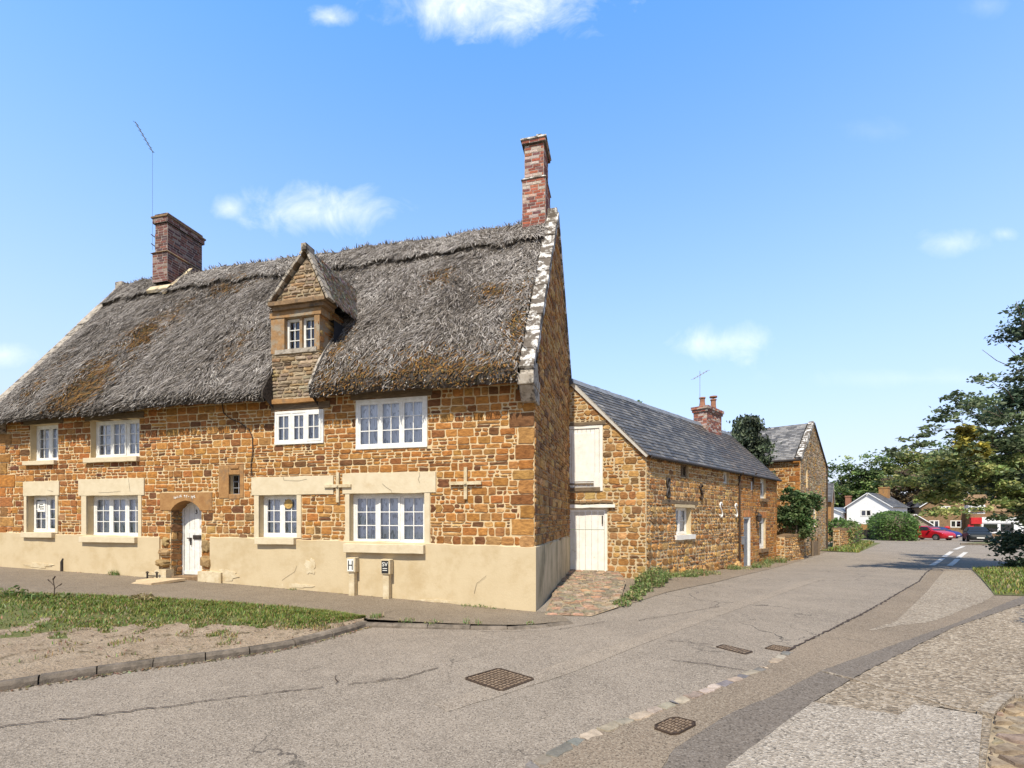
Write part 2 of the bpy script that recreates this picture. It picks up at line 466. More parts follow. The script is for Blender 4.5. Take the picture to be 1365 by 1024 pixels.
def tag(o, label, cat, group=None, kind=None):
    o['label'] = label; o['category'] = cat
    if group: o['group'] = group
    if kind: o['kind'] = kind
    return o


def thing(name, label, cat, loc, rz=0.0, group=None):
    o = bpy.data.objects.new(name, None)
    COL.objects.link(o)
    o.location = loc; o.rotation_euler = (0, 0, rz)
    ROOTMAT[o.name] = Matrix.Translation(Vector(loc)) @ Matrix.Rotation(rz, 4, 'Z')
    return tag(o, label, cat, group)


def copy_tree(o, parent=None):
    c = o.copy(); COL.objects.link(c); c.parent = parent
    for ch in list(o.children):
        copy_tree(ch, c)
    return c


class Fr:
    """a wall's own frame: s along it, t up, n outward"""
    def __init__(self, O, S, T, Nn):
        self.O, self.S, self.T, self.N = Vector(O), Vector(S), Vector(T), Vector(Nn)

    def __call__(self, s, t, n=0.0):
        return self.O + self.S * s + self.T * t + self.N * n

    def box(self, mb, s0, s1, t0, t1, n0, n1, m=0, c=W1):
        g = self
        mb.hexa([g(s0, t0, n1), g(s1, t0, n1), g(s1, t0, n0), g(s0, t0, n0), g(s0, t1, n1), g(s1, t1, n1), g(s1, t1, n0), g(s0, t1, n0)], m, c)


def clip(poly, a, b, c):
    out = []
    n = len(poly)
    for i in range(n):
        p, q = poly[i], poly[(i + 1) % n]
        dp, dq = a * p[0] + b * p[1] - c, a * q[0] + b * q[1] - c
        if dp <= 0: out.append(p)
        if (dp < 0 < dq) or (dq < 0 < dp):
            k = dp / (dp - dq)
            out.append((p[0] + (q[0] - p[0]) * k, p[1] + (q[1] - p[1]) * k))
    return out


def area(p):
    return 0.5 * sum(p[i][0] * p[(i + 1) % len(p)][1] - p[(i + 1) % len(p)][0] * p[i][1] for i in range(len(p)))


def clip_convex(poly, cv):
    for i in range(len(cv)):
        p, q = cv[i], cv[(i + 1) % len(cv)]
        a, b = q[1] - p[1], -(q[0] - p[0])
        poly = clip(poly, a, b, a * p[0] + b * p[1])
        if len(poly) < 3: return []
    return poly


def inset(poly, m):
    out = poly
    for i in range(len(poly)):
        p, q = poly[i], poly[(i + 1) % len(poly)]
        L = math.hypot(q[0] - p[0], q[1] - p[1])
        if L < 1e-5: continue
        a, b = (q[1] - p[1]) / L, -(q[0] - p[0]) / L
        out = clip(out, a, b, a * p[0] + b * p[1] - m)
        if len(out) < 3: return []
    return out


def cut_rects(rects, holes):
    for h in holes:
        nxt = []
        for r in rects:
            if r[1] <= h[0] or r[0] >= h[1] or r[3] <= h[2] or r[2] >= h[3]:
                nxt.append(r); continue
            x0, x1, y0, y1 = r
            if y0 < h[2]: nxt.append((x0, x1, y0, h[2]))
            if y1 > h[3]: nxt.append((x0, x1, h[3], y1))
            ya, yb = max(y0, h[2]), min(y1, h[3])
            if x0 < h[0]: nxt.append((x0, h[0], ya, yb))
            if x1 > h[1]: nxt.append((h[1], x1, ya, yb))
        rects = nxt
    return rects


IRON = [(.41, .185, .047), (.375, .162, .04), (.44, .21, .057), (.40, .18, .05), (.33, .138, .037), (.42, .196, .055), (.25, .105, .034), (.16, .072, .031),
        (.385, .195, .062), (.35, .152, .046), (.41, .22, .07)]
RUBBLE = [(.44, .245, .085), (.48, .28, .10), (.385, .195, .064), (.32, .155, .055), (.21, .115, .052), (.52, .33, .14), (.36, .205, .085)]
TAN = [(.37, .29, .195), (.31, .245, .175), (.43, .35, .25), (.24, .185, .13), (.36, .25, .135)]
BRICK = [(.33, .105, .06), (.27, .085, .055), (.38, .14, .08), (.22, .08, .06), (.17, .075, .07), (.42, .30, .24), (.46, .38, .33)]
BRICKD = [(.15, .065, .055), (.11, .055, .05), (.19, .08, .06), (.22, .10, .075), (.10, .06, .06), (.28, .2, .17)]

STY = {
    'coursed': dict(h=(.10, .19), w=(.14, .36), stack=.30, gap=.0095, jit=.007, cham=(.006, .03), d=(.006, .02), pal=IRON, bev=.008),
    'rubble': dict(h=(.14, .26), w=(.16, .42), stack=.35, gap=.017, jit=.018, cham=(.035, .085), d=(.012, .045), pal=RUBBLE, bev=.02),
    'squared': dict(h=(.15, .25), w=(.17, .38), stack=.3, gap=.013, jit=.011, cham=(.02, .05), d=(.01, .03), pal=RUBBLE, bev=.013),
    'gable': dict(h=(.12, .22), w=(.2, .5), stack=.45, gap=.010, jit=.010, cham=(.01, .04), d=(.01, .035), pal=RUBBLE, bev=.012),
    'thin': dict(h=(.05, .10), w=(.12, .38), stack=.1, gap=.008, jit=.009, cham=(.01, .03), d=(.008, .035), pal=TAN, bev=.01),
    'brick': dict(h=(.075, .075), w=(.2, .24), stack=0, gap=.006, jit=.003, cham=(.003, .008), d=(.002, .008), pal=BRICK, bev=.003),
    'brickd': dict(h=(.075, .075), w=(.2, .24), stack=0, gap=.006, jit=.003, cham=(.003, .008), d=(.002, .008), pal=BRICKD, bev=.003),
}


def one_stone(mb, fr, poly, st, rng, m=0, col=None, extra=0.0):
    if area(poly) < 0: poly = poly[::-1]
    p = inset(poly, st['gap'])
    if len(p) < 3 or area(p) < .0006: return
    q = []
    n = len(p)
    for i in range(n):
        a, b, c = p[i - 1], p[i], p[(i + 1) % n]
        la, lc = math.dist(a, b), math.dist(b, c)
        k = rng.uniform(*st['cham'])
        ka, kc = min(k, la * .42), min(k * rng.uniform(.6, 1.4), lc * .42)
        if la > 1e-5: q.append((b[0] + (a[0] - b[0]) * ka / la, b[1] + (a[1] - b[1]) * ka / la))
        if lc > 1e-5:
            q.append((b[0] + (c[0] - b[0]) * kc / lc, b[1] + (c[1] - b[1]) * kc / lc))
            if lc > .16: q.append(((b[0] + c[0]) / 2 + rng.uniform(-.04, .04), (b[1] + c[1]) / 2))
    j = st['jit']
    q = [(x + rng.uniform(-j, j), y + rng.uniform(-j, j)) for x, y in q]
    n = len(q)
    cx, cy = sum(x for x, _ in q) / n, sum(y for _, y in q) / n
    d = rng.uniform(*st['d']) + extra
    top = []
    for x, y in q:
        L = math.hypot(x - cx, y - cy) or 1
        k = min(st['bev'] * rng.uniform(.6, 1.5) / L, .5)
        top.append((x + (cx - x) * k, y + (cy - y) * k, d * rng.uniform(.75, 1.0)))
    if col is None:
        col = rng.choice(st['pal'])
    g = rng.uniform(.82, 1.16)
    col = tuple(v * g * rng.uniform(.94, 1.06) for v in col)
    vs = [fr(x, y, -.004) for x, y in q] + [fr(x, y, z) for x, y, z in top] + [fr(cx + rng.uniform(-.03, .03), cy, d * rng.uniform(.95, 1.3))]
    fs = [(i, (i + 1) % n, n + (i + 1) % n, n + i) for i in range(n)] + [(n + i, n + (i + 1) % n, 2 * n) for i in range(n)]
    mb.add(vs, fs, m, col)


def masonry(mb, fr, pieces, holes, sty, seed, noback=(), backing=1, reveal=None, depth=.2, face_m=0, grain=None, quoin=None, colfn=None):
    """stones over a mortar sheet.  pieces: convex polygons; holes: (s0, s1, t0, t1) cut through; noback: areas kept free of stones only"""
    rng = random.Random(seed)
    st = STY[sty]
    xs = [p[0] for pc in pieces for p in pc]; ys = [p[1] for pc in pieces for p in pc]
    x0, x1, y0, y1 = min(xs), max(xs), min(ys), max(ys)
    q_r = []
    if quoin:
        for (side, ta, tb) in quoin:
            t, k = ta, 0
            while t < tb - .1:
                h = rng.uniform(.18, .34); w = rng.uniform(.38, .58) if k % 2 else rng.uniform(.22, .34)
                t2 = min(t + h, tb)
                r = (x1 - w, x1, t, t2) if side > 0 else (x0, x0 + w, t, t2)
                q_r.append(r); t = t2; k += 1
    free = list(holes) + list(noback) + q_r
    cells = []
    t = y0
    while t < y1:
        h = rng.uniform(*st['h'])
        s = x0 - rng.uniform(0, .3)
        while s < x1:
            w = rng.uniform(*st['w'])
            if rng.random() < st['stack']:
                w *= 1.35
                k = rng.uniform(.38, .62)
                for (ta, tb) in ((t, t + h * k), (t + h * k, t + h)):
                    if rng.random() < .75:
                        c = rng.uniform(.35, .65)
                        cells += [(s, s + w * c, ta, tb), (s + w * c, s + w, ta, tb)]
                    else:
                        cells.append((s, s + w, ta, tb))
            else:
                cells.append((s, s + w, t, t + h))
            s += w
        t += h
    if quoin:
        cells2 = [(r, .006) for r in q_r]
    else:
        cells2 = []
    for r in cells:
        for rr in cut_rects([r], free):
            if rr[1] - rr[0] > .035 and rr[3] - rr[2] > .03:
                cells2.append((rr, 0))
    for r, ex in cells2:
        sk = rng.uniform(-.012, .012) if sty in ('rubble', 'gable', 'squared') else rng.uniform(-.003, .003)
        poly = [(r[0], r[2] + sk), (r[1], r[2] - sk), (r[1], r[3] - sk), (r[0], r[3] + sk)]
        cc = None
        if colfn:
            cc = colfn((r[0] + r[1]) / 2, (r[2] + r[3]) / 2, rng)
        for pc in pieces:
            pp = clip_convex(poly, pc)
            if len(pp) >= 3:
                one_stone(mb, fr, pp, st, rng, face_m, cc, ex)
    # mortar sheet with the openings left out
    cx = sorted({x0, x1} | {h[0] for h in holes} | {h[1] for h in holes})
    cy = sorted({y0, y1} | {h[2] for h in holes} | {h[3] for h in holes})
    for a, b in zip(cx, cx[1:]):
        for c, d in zip(cy, cy[1:]):
            mx, my = (a + b) / 2, (c + d) / 2
            if any(h[0] < mx < h[1] and h[2] < my < h[3] for h in holes): continue
            for pc in pieces:
                pp = clip_convex([(a, c), (b, c), (b, d), (a, d)], pc)
                if len(pp) >= 3 and abs(area(pp)) > 1e-5:
                    mb.face([fr(x, y, 0) for x, y in pp], backing)
    for h in holes:
        rm = reveal if reveal is not None else backing
        a, b, c, d = h
        for (p, q) in (((a, c), (a, d)), ((a, d), (b, d)), ((b, d), (b, c)), ((b, c), (a, c))):
            mb.face([fr(*p, 0), fr(*q, 0), fr(*q, -depth), fr(*p, -depth)], rm)


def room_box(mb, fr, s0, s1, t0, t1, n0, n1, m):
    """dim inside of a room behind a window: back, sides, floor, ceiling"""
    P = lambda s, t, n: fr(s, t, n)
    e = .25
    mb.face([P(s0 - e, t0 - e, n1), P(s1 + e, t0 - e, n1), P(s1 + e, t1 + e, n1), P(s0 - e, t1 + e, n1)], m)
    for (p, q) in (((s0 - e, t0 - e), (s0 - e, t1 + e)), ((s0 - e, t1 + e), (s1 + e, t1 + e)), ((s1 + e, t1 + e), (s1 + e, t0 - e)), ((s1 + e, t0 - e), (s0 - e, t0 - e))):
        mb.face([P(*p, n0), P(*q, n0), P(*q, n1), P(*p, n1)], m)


def window(parent, fr, s0, s1, t0, t1, n, cas, cols, rows, fw=.055, sw=.042, bar=.02, curtain='lace', world=False, seed=1, opened=None, split=None,
           paint='white', glass='glass', name='window'):
    """casement window with its outer face at depth n: frame > casements with glazing bars, panes, net curtain"""
    rng = random.Random(seed)
    f = Mesh()
    fr.box(f, s0, s1, t1 - fw, t1, n - .07, n)
    fr.box(f, s0, s1, t0, t0 + fw, n - .07, n + .006)
    for a in (s0, s1 - fw):
        fr.box(f, a, a + fw, t0 + fw, t1 - fw, n - .07, n - .001)
    edges = [s0 + fw + (s1 - s0 - 2 * fw) * (split[i] if split else i / cas) for i in range(cas + 1)] if not split else \
            [s0 + fw + (s1 - s0 - 2 * fw) * k for k in split]
    for e in edges[1:-1]:
        fr.box(f, e - .022, e + .022, t0 + fw, t1 - fw, n - .07, n - .002)
    w = link(name, f, paint, parent, world, bevel=.004)
    room = Mesh()
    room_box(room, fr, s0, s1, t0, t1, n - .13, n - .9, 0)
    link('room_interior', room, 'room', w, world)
    for i in range(cas):
        pane = Mesh()
        a = edges[i] + (.022 if i else 0); b = edges[i + 1] - (.022 if i < cas - 1 else 0)
        c, d = t0 + fw, t1 - fw
        ms = Mesh()
        n1 = n + (.012 if opened == i else -.008)
        fr.box(ms, a, a + sw, c, d, n1 - .04, n1); fr.box(ms, b - sw, b, c, d, n1 - .04, n1)
        fr.box(ms, a + sw, b - sw, c, c + sw, n1 - .04, n1 - .001); fr.box(ms, a + sw, b - sw, d - sw, d, n1 - .04, n1 - .001)
        for k in range(1, cols):
            x = a + sw + (b - a - 2 * sw) * k / cols
            fr.box(ms, x - bar / 2, x + bar / 2, c + sw, d - sw, n1 - .032, n1 - .006)
        for k in range(1, rows):
            y = c + sw + (d - c - 2 * sw) * k / rows
            fr.box(ms, a + sw, b - sw, y - bar / 2, y + bar / 2, n1 - .03, n1 - .009)
        link('casement', ms, paint, w, world)
        # each pane sits a little out of true, as hand-puttied glass does
        for k in range(cols):
            for r in range(rows):
                xa, xb = a + sw + (b - a - 2 * sw) * k / cols, a + sw + (b - a - 2 * sw) * (k + 1) / cols
                ya, yb = c + sw + (d - c - 2 * sw) * r / rows, c + sw + (d - c - 2 * sw) * (r + 1) / rows
                j = [rng.uniform(-.0025, .0025) for _ in range(4)]
                pane.face([fr(xa, ya, n1 - .02 + j[0]), fr(xb, ya, n1 - .02 + j[1]), fr(xb, yb, n1 - .02 + j[2]), fr(xa, yb, n1 - .02 + j[0] + j[2] - j[1])])
        link('pane', pane, glass, w, world)
    if curtain:
        cu = Mesh()
        N = max(8, int((s1 - s0) / .022))
        c, d = t0 + fw * .5, t1 - fw * .5
        ph = rng.uniform(0, 6)
        pr = [(s0 + fw * .5 + (s1 - s0 - fw) * i / N, n - .095 + .016 * math.sin(i * 1.05 + ph) + .012 * math.sin(i * .37 + ph)) for i in range(N + 1)]
        for (sa, na), (sb, nb) in zip(pr, pr[1:]):
            cu.face([fr(sa, c, na), fr(sb, c, nb), fr(sb, d, nb), fr(sa, d, na)])
        link('curtain', cu, curtain, w, world, smooth=True)
    return w


def rough_block(mb, fr, s0, s1, t0, t1, n0, n1, rng, m=0, j=.006, c=W1, seg=.22):
    """a block with a slightly wavering outline and face"""
    ns = max(1, int((s1 - s0) / seg))
    top, bot = [], []
    for i in range(ns + 1):
        s = s0 + (s1 - s0) * i / ns
        bot.append((s + (rng.uniform(-j, j) if 0 < i < ns else 0), t0 + rng.uniform(-j, j)))
        top.append((s + (rng.uniform(-j, j) if 0 < i < ns else 0), t1 + rng.uniform(-j, j)))
    vs = []
    for i in range(ns + 1):
        dn = rng.uniform(-j, j) * .6
        vs += [fr(*bot[i], n0), fr(*bot[i], n1 + dn), fr(*top[i], n1 + dn + rng.uniform(-j, j) * .3), fr(*top[i], n0)]
    fs = []
    for i in range(ns):
        a, b = 4 * i, 4 * i + 4
        fs += [(a + 1, b + 1, b + 2, a + 2), (a + 2, b + 2, b + 3, a + 3), (a, b, b + 1, a + 1), (a + 3, b + 3, b, a)]
    e = 4 * ns
    fs += [(0, 1, 2, 3), (e + 3, e + 2, e + 1, e)]
    mb.add(vs, fs, m, c)


def text_into(mb, body, fr, s, t, n, size, m=0, depth=.003):
    cu = bpy.data.curves.new('lettering', 'FONT')
    cu.body = body; cu.size = size; cu.extrude = depth; cu.align_x = 'CENTER'; cu.align_y = 'CENTER'
    o = bpy.data.objects.new('lettering', cu)
    COL.objects.link(o)
    bpy.context.view_layer.update()
    me = bpy.data.meshes.new_from_object(o.evaluated_get(bpy.context.evaluated_depsgraph_get()))
    mb.add([fr(s + v.co.x, t + v.co.y, n + v.co.z) for v in me.vertices], [tuple(p.vertices) for p in me.polygons], m)
    bpy.data.objects.remove(o); bpy.data.curves.remove(cu); bpy.data.meshes.remove(me)


def sm(x):
    x = max(0.0, min(1.0, x)); return x * x * (3 - 2 * x)


def terrain(x, y):
    """the lane is level by the cottage and falls away beyond the barn"""
    return -.35 * sm((y - 11) / 12) - .5 * sm((y - 35) / 35)


def sheet(name, poly, off, material, cell=.5, kind='structure', zf=terrain, rough_edge=0.0, seed=0):
    """a ground sheet draped on the terrain, cut to an outline"""
    rng = random.Random(seed)
    if rough_edge:
        q = []
        for i in range(len(poly)):
            a, b = Vector(poly[i]), Vector(poly[(i + 1) % len(poly)])
            k = max(1, int((b - a).length / .12)); nn = Vector((b - a).yx).normalized()
            for j in range(k):
                p = a + (b - a) * j / k
                if j: p = p + nn * rng.uniform(-1, 1) * rough_edge
                q.append((p.x, p.y))
        poly = q
    mb = Mesh()
    if area(poly) < 0: poly = poly[::-1]
    xs, ys = [p[0] for p in poly], [p[1] for p in poly]
    i0, i1 = math.floor(min(xs) / cell), math.ceil(max(xs) / cell)
    j0, j1 = math.floor(min(ys) / cell), math.ceil(max(ys) / cell)
    for j in range(j0, j1):
        row = clip(clip(poly, 0, 1, (j + 1) * cell), 0, -1, -j * cell)
        if len(row) < 3: continue
        for i in range(i0, i1):
            p = clip(clip(row, 1, 0, (i + 1) * cell), -1, 0, -i * cell)
            if len(p) >= 3 and abs(area(p)) > 1e-6:
                mb.face([(x, y, zf(x, y) + off) for x, y in p])
    return link(name, mb, material, kind=kind)


# ------------------------------------------------------------------ thatched cottage
PHI = R(13.5)
cot = thing('thatched_cottage', 'long ironstone cottage with a shaggy thatched roof, stone dormer and cream painted base', 'cottage', (.432, 8.93, 0), -PHI)
CM = ROOTMAT[cot.name]
HF = Fr((0, 0, 0), (1, 0, 0), (0, 0, 1), (0, -1, 0))
GF = Fr((0, 0, 0), (0, 1, 0), (0, 0, 1), (1, 0, 0))
LF = Fr((-14.36, 5.95, 0), (0, -1, 0), (0, 0, 1), (-1, 0, 0))
LX = -14.36


def interp(x, pts):
    for (a, p), (b, q) in zip(pts, pts[1:]):
        if a <= x <= b or (x < a and (a, p) == pts[0]) or (x > b and (b, q) == pts[-1]):
            return p + (q - p) * (x - a) / (b - a)


def base_z(lx):
    return interp(lx, [(-14.33, .51), (-8.08, .345), (-3.65, .17), (0, 0)])


OPEN = dict(W1=(-13.25, -12.28, 3.25, 4.19), W2=(-11.2, -9.66, 3.27, 4.2), W3=(-5.83, -4.6, 3.40, 4.13), W4=(-3.83, -2.21, 3.23, 4.27),
            G1=(-13.36, -12.36, 1.42, 2.36), G2=(-11.32, -9.68, 1.33, 2.34), G3=(-6.25, -5.27, 1.36, 2.3), G4=(-3.98, -2.27, 1.25, 2.3),
            SW=(-7.06, -6.76, 2.33, 2.77), DR=(-8.71, -7.83, -.3, 2.2))
LINT = [(-13.47, -12.22, 2.36, 2.73), (-11.57, -9.49, 2.34, 2.75), (-6.44, -4.36, 2.3, 2.7), (-4.14, -2.02, 2.3, 2.735)]
BAND = [(-13.45, -13.36, 1.4, 2.36), (-12.36, -12.27, 1.4, 2.36), (-11.48, -11.32, 1.3, 2.34), (-9.68, -9.58, 1.3, 2.34),
        (-6.37, -6.25, 1.35, 2.3), (-5.27, -5.16, 1.35, 2.3), (-4.08, -3.98, 1.24, 2.3), (-2.27, -2.15, 1.24, 2.3)]
DOORHEAD = (-9.02, -7.52, 1.98, 2.38)
SWST = [(-7.34, -7.06, 2.24, 2.99), (-6.76, -6.66, 2.24, 2.99), (-7.06, -6.76, 2.77, 2.99), (-7.06, -6.76, 2.22, 2.33)]
PL_TOP = lambda s: 1.40 + (s + 14.36) * (1.32 - 1.40) / 5.5 if s < -8.2 else 1.35 + (s + 7.6) * (1.23 - 1.35) / 7.6
rng = random.Random(4)

wall = Mesh()
nb = LINT + BAND + [DOORHEAD] + SWST + [(LX, -9.0, -1, 1.28), (-7.58, 0, -1, 1.2), (-13.45, -12.1, 4.19, 4.32), (-11.3, -9.6, 4.2, 4.3)]


def iron_col(s, t, r):
    p = list(r.choice(IRON))
    if t < 1.95 and r.random() < .35: p = list(r.choice(RUBBLE))
    if s < -9 and r.random() < .4: p = [p[0] * .92, p[1] * .82, p[2] * .9]
    return tuple(p)


masonry(wall, HF, [[(LX, -.3), (0, -.3), (0, 4.6), (LX, 4.6)]], list(OPEN.values()), 'coursed', 11, noback=nb, reveal=2, depth=.3,
        quoin=[(1, 1.2, 4.45), (-1, 1.38, 4.3)], colfn=iron_col)
masonry(wall, GF, [[(0, -.3), (5.95, -.3), (5.95, 4.4), (0, 4.4)], [(0, 4.4), (5.95, 4.4), (5.95, 6.2), (3.03, 9.45)]],
        [], 'gable', 12, noback=[(0, 6, -1, 1.15)], backing=3)
masonry(wall, LF, [[(0, -.3), (5.95, -.3), (5.95, 4.4), (0, 4.4)], [(0, 4.4), (5.95, 4.4), (2.92, 9.45), (0, 6.2)]], [], 'gable', 13, backing=1)
wall.face([(LX, 5.95, -.3), (0, 5.95, -.3), (0, 5.95, 6.2), (LX, 5.95, 6.2)], 1)
link('stone_wall', wall, ['stone', 'mortar', 'render', 'mortar_dark'], cot)

# cream painted base, wrapped round the corner
pl = Mesh()


def plinth_run(a, b, n=.035):
    k = max(2, int((b - a) / .2))
    for i in range(k):
        s0, s1 = a + (b - a) * i / k, a + (b - a) * (i + 1) / k
        w = lambda s: PL_TOP(s) + .008 * math.sin(s * 5.3) + .006 * math.sin(s * 13)
        f = lambda s: n + .006 * math.sin(s * 3.1) + .004 * math.sin(s * 7.7)
        pl.face([HF(s0, -.4, f(s0)), HF(s1, -.4, f(s1)), HF(s1, w(s1), f(s1)), HF(s0, w(s0), f(s0))])
        pl.face([HF(s0, w(s0), f(s0)), HF(s1, w(s1), f(s1)), HF(s1, w(s1) + .02, 0), HF(s0, w(s0) + .02, 0)])
    for s in (a, b):
        pl.face([HF(s, -.4, 0), HF(s, -.4, .045), HF(s, PL_TOP(s) + .01, .03), HF(s, PL_TOP(s) + .02, 0)])


# flaking limewash: irregular patches along the foot and one by the second window
FLAKES = ((-12.9, .58, .55, .07, 1), (-9.4, .45, .35, .08, 3), (-7.1, .50, .40, .14, 4), (-4.92, .73, .15, .19, 5), (-5.3, .32, .5, .05, 6), (-1.9, .12, .6, .04, 8))


def flakes(pl, left):
    for (s, t, rx, ry, sd) in FLAKES:
        if (s < -8.5) != left: continue
        r2 = random.Random(sd)
        n = 22
        pts = []
        for i in range(n):
            a = 2 * math.pi * i / n
            k = r2.uniform(.6, 1.1)
            pts.append((s + rx * k * math.cos(a), t + ry * k * math.sin(a)))
        pl.face([HF(x, max(y, -.1), .043) for x, y in pts], 2)
        for i in range(n):
            (x0, y0), (x1, y1) = pts[i], pts[(i + 1) % n]
            pl.face([HF(x0, max(y0, -.1), .03), HF(x1, max(y1, -.1), .03), HF(x1, max(y1, -.1), .043), HF(x0, max(y0, -.1), .043)], 2)


plinth_run(LX - .03, -9.02)
flakes(pl, True)
link('painted_plinth', pl, ['render', 'render_green', 'render_worn'], cot)
pl = Mesh()
plinth_run(-7.56, .035)
flakes(pl, False)
for i in range(30):
    a, b = -.035 + i * .2, -.035 + (i + 1) * .2
    f = lambda y: .035 + .008 * math.sin(y * 3)
    pl.face([(f(a), a, -.4), (f(b), b, -.4), (f(b), b, 1.23 - b * .006), (f(a), a, 1.23 - a * .006)], 1)
    pl.face([(f(a), a, 1.23 - a * .006), (f(b), b, 1.23 - b * .006), (0, b, 1.25), (0, a, 1.25)], 1)
link('painted_plinth', pl, ['render', 'render_green', 'render_worn'], cot)

# lintels, bands and sills
for i, h in enumerate(LINT):
    mb = Mesh()
    rough_block(mb, HF, *h, -.02, .028, rng, j=.007)
    link('lintel', mb, 'render_pale', cot, bevel=.006)
ck_ = Mesh()
for P in ([(-2.38, 2.73), (-2.36, 2.66), (-2.40, 2.58), (-2.36, 2.5)], [(-3.2, 2.5), (-3.12, 2.43), (-3.0, 2.36), (-2.98, 2.3)], [(-5.6, 2.7), (-5.58, 2.62), (-5.2, 2.6), (-5.0, 2.63)], [(-9.95, 2.75), (-9.93, 2.6), (-9.9, 2.42)],
          [(-12.6, 2.5), (-12.4, 2.46)], [(-10.9, 2.42), (-10.6, 2.41), (-10.2, 2.44)], [(-5.62, .42), (-5.5, .5), (-5.3, .62), (-5.24, .75)], [(-1.2, .3), (-1.15, .5), (-.95, .66)]):
    for (a, b), (c, d) in zip(P, P[1:]):
        L = math.hypot(c - a, d - b); x, y = -(d - b) / L * .0025, (c - a) / L * .0025
        n_ = .036 if b > 1.2 else .048
        ck_.face([HF(a - x, b - y, n_), HF(c - x, d - y, n_), HF(c + x, d + y, n_), HF(a + x, b + y, n_)])
link('hairline_crack', ck_, 'cable', cot)
for h in BAND:
    mb = Mesh()
    rough_block(mb, HF, *h, -.02, .02, rng, j=.003)
    link('window_surround', mb, 'render_pale', cot)
for (a, b, z0, z1, n1) in ((-13.42, -12.34, 1.29, 1.42, .11), (-11.42, -9.66, 1.19, 1.33, .12), (-6.27, -5.27, 1.21, 1.36, .12), (-4.05, -2.24, 1.07, 1.25, .14),
                           (-13.39, -12.3, 3.14, 3.25, .09), (-11.33, -9.64, 3.15, 3.27, .09)):
    mb = Mesh()
    rough_block(mb, HF, a, b, z0, z1, -.28, n1, rng, j=.004)
    link('sill', mb, 'render_pale', cot, bevel=.008)
for (a, b, z0, z1) in ((-13.45, -12.1, 4.19, 4.32), (-11.35, -9.5, 4.2, 4.34), (-5.92, -4.45, 4.15, 4.3), (-3.95, -2.1, 4.28, 4.42)):
    mb = Mesh()
    rough_block(mb, HF, a, b, z0, z1, -.3, .03, rng, j=.008)
    link('timber_lintel', mb, 'timber', cot)
mb = Mesh()
rough_block(mb, HF, -5.98, -4.55, 4.29, 4.37, -.05, .12, rng, j=.012)
link('stone_ledge', mb, 'ashlar', cot)

WD = {}
WD['W1'] = window(cot, HF, *OPEN['W1'], -.13, 2, 2, 3, seed=1)
WD['W2'] = window(cot, HF, *OPEN['W2'], -.12, 3, 2, 3, seed=2, opened=1)
WD['W3'] = window(cot, HF, *OPEN['W3'], .03, 3, 2, 2, seed=3, opened=2, sw=.05)
WD['W4'] = window(cot, HF, *OPEN['W4'], .02, 3, 2, 3, seed=4, fw=.075, sw=.035)
WD['G1'] = window(cot, HF, *OPEN['G1'], -.14, 2, 2, 3, seed=5, opened=0)
WD['G2'] = window(cot, HF, *OPEN['G2'], -.15, 3, 2, 3, seed=6)
WD['G3'] = window(cot, HF, *OPEN['G3'], -.13, 2, 2, 3, seed=7)
WD['G4'] = window(cot, HF, *OPEN['G4'], -.13, 3, 2, 3, seed=8, opened=1)

# the little deep-set window right of the door
mb = Mesh()
for h in SWST:
    rough_block(mb, HF, *h, -.05, .016, rng, j=.004)
HF.box(mb, -7.0, -6.78, 2.90, 2.96, .01, .035)
sw_ = link('small_window', mb, 'ashlar', cot, bevel=.01)
mb = Mesh()
for k in range(3):
    s = -7.06 + .3 * k / 2
    HF.box(mb, s - .008, s + .008, 2.33, 2.77, -.132, -.116)
for z in (2.34, 2.48, 2.62, 2.76):
    HF.box(mb, -7.06, -6.76, z - .008, z + .008, -.13, -.118)
link('leaded_bars', mb, 'grey_pipe', sw_)
mb = Mesh(); mb.face([HF(-7.06, 2.33, -.125), HF(-6.76, 2.33, -.125), HF(-6.76, 2.77, -.125), HF(-7.06, 2.77, -.125)])
link('pane', mb, 'glass_dark', sw_)
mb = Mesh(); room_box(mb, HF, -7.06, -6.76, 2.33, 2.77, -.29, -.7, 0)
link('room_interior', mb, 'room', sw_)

# door head with its four-centred arch, jamb stones, door
dh = Mesh()
xc, hw = -8.27, .44
arch = []
for i in range(17):
    u = -1 + 2 * i / 16
    arch.append((xc + hw * u, 1.95 + .19 * (1 - abs(u) ** 2.6) ** .9 + .06 * (1 - abs(u))))
for (s0, z0), (s1, z1) in zip(arch, arch[1:]):
    dh.hexa([HF(s0, z0, .02), HF(s1, z1, .02), HF(s1, z1, -.3), HF(s0, z0, -.3), HF(s0, 2.38, .02), HF(s1, 2.38, .02), HF(s1, 2.38, -.3), HF(s0, 2.38, -.3)])
for (a, b) in ((-9.02, xc - hw), (xc + hw, -7.52)):
    rough_block(dh, HF, a, b, 1.97, 2.38, -.3, .02, rng, j=.003)
# cut letters over the arch, limewashed and too worn to read
r2 = random.Random(8)
s = -8.60
dhead = link('door_head', dh, 'ashlar', cot)
ins = Mesh()
for k in range(13):
    w = r2.uniform(.025, .05)
    z = 2.265 + .035 * math.sin((s + 8.6) / .66 * math.pi)
    if k not in (5, 9):
        for q in range(3):
            a = s + r2.uniform(0, w * .6); c = z + r2.uniform(-.02, .015)
            if r2.random() < .5: HF.box(ins, a, a + .012, c - .025, c + .03, .018, .026)
            else: HF.box(ins, a, a + w * .7, c, c + .013, .018, .0262)
    s += w + .012
link('worn_inscription', ins, 'white_worn', dhead)
jm = Mesh()
jf = Fr((0, 0, 0), (0, 1, 0), (0, 0, 1), (1, 0, 0))
masonry(jm, Fr((-8.71, 0, 0), (0, 1, 0), (0, 0, 1), (1, 0, 0)), [[(.0, .3), (.3, .3), (.3, 1.98), (0, 1.98)]], [], 'gable', 21)
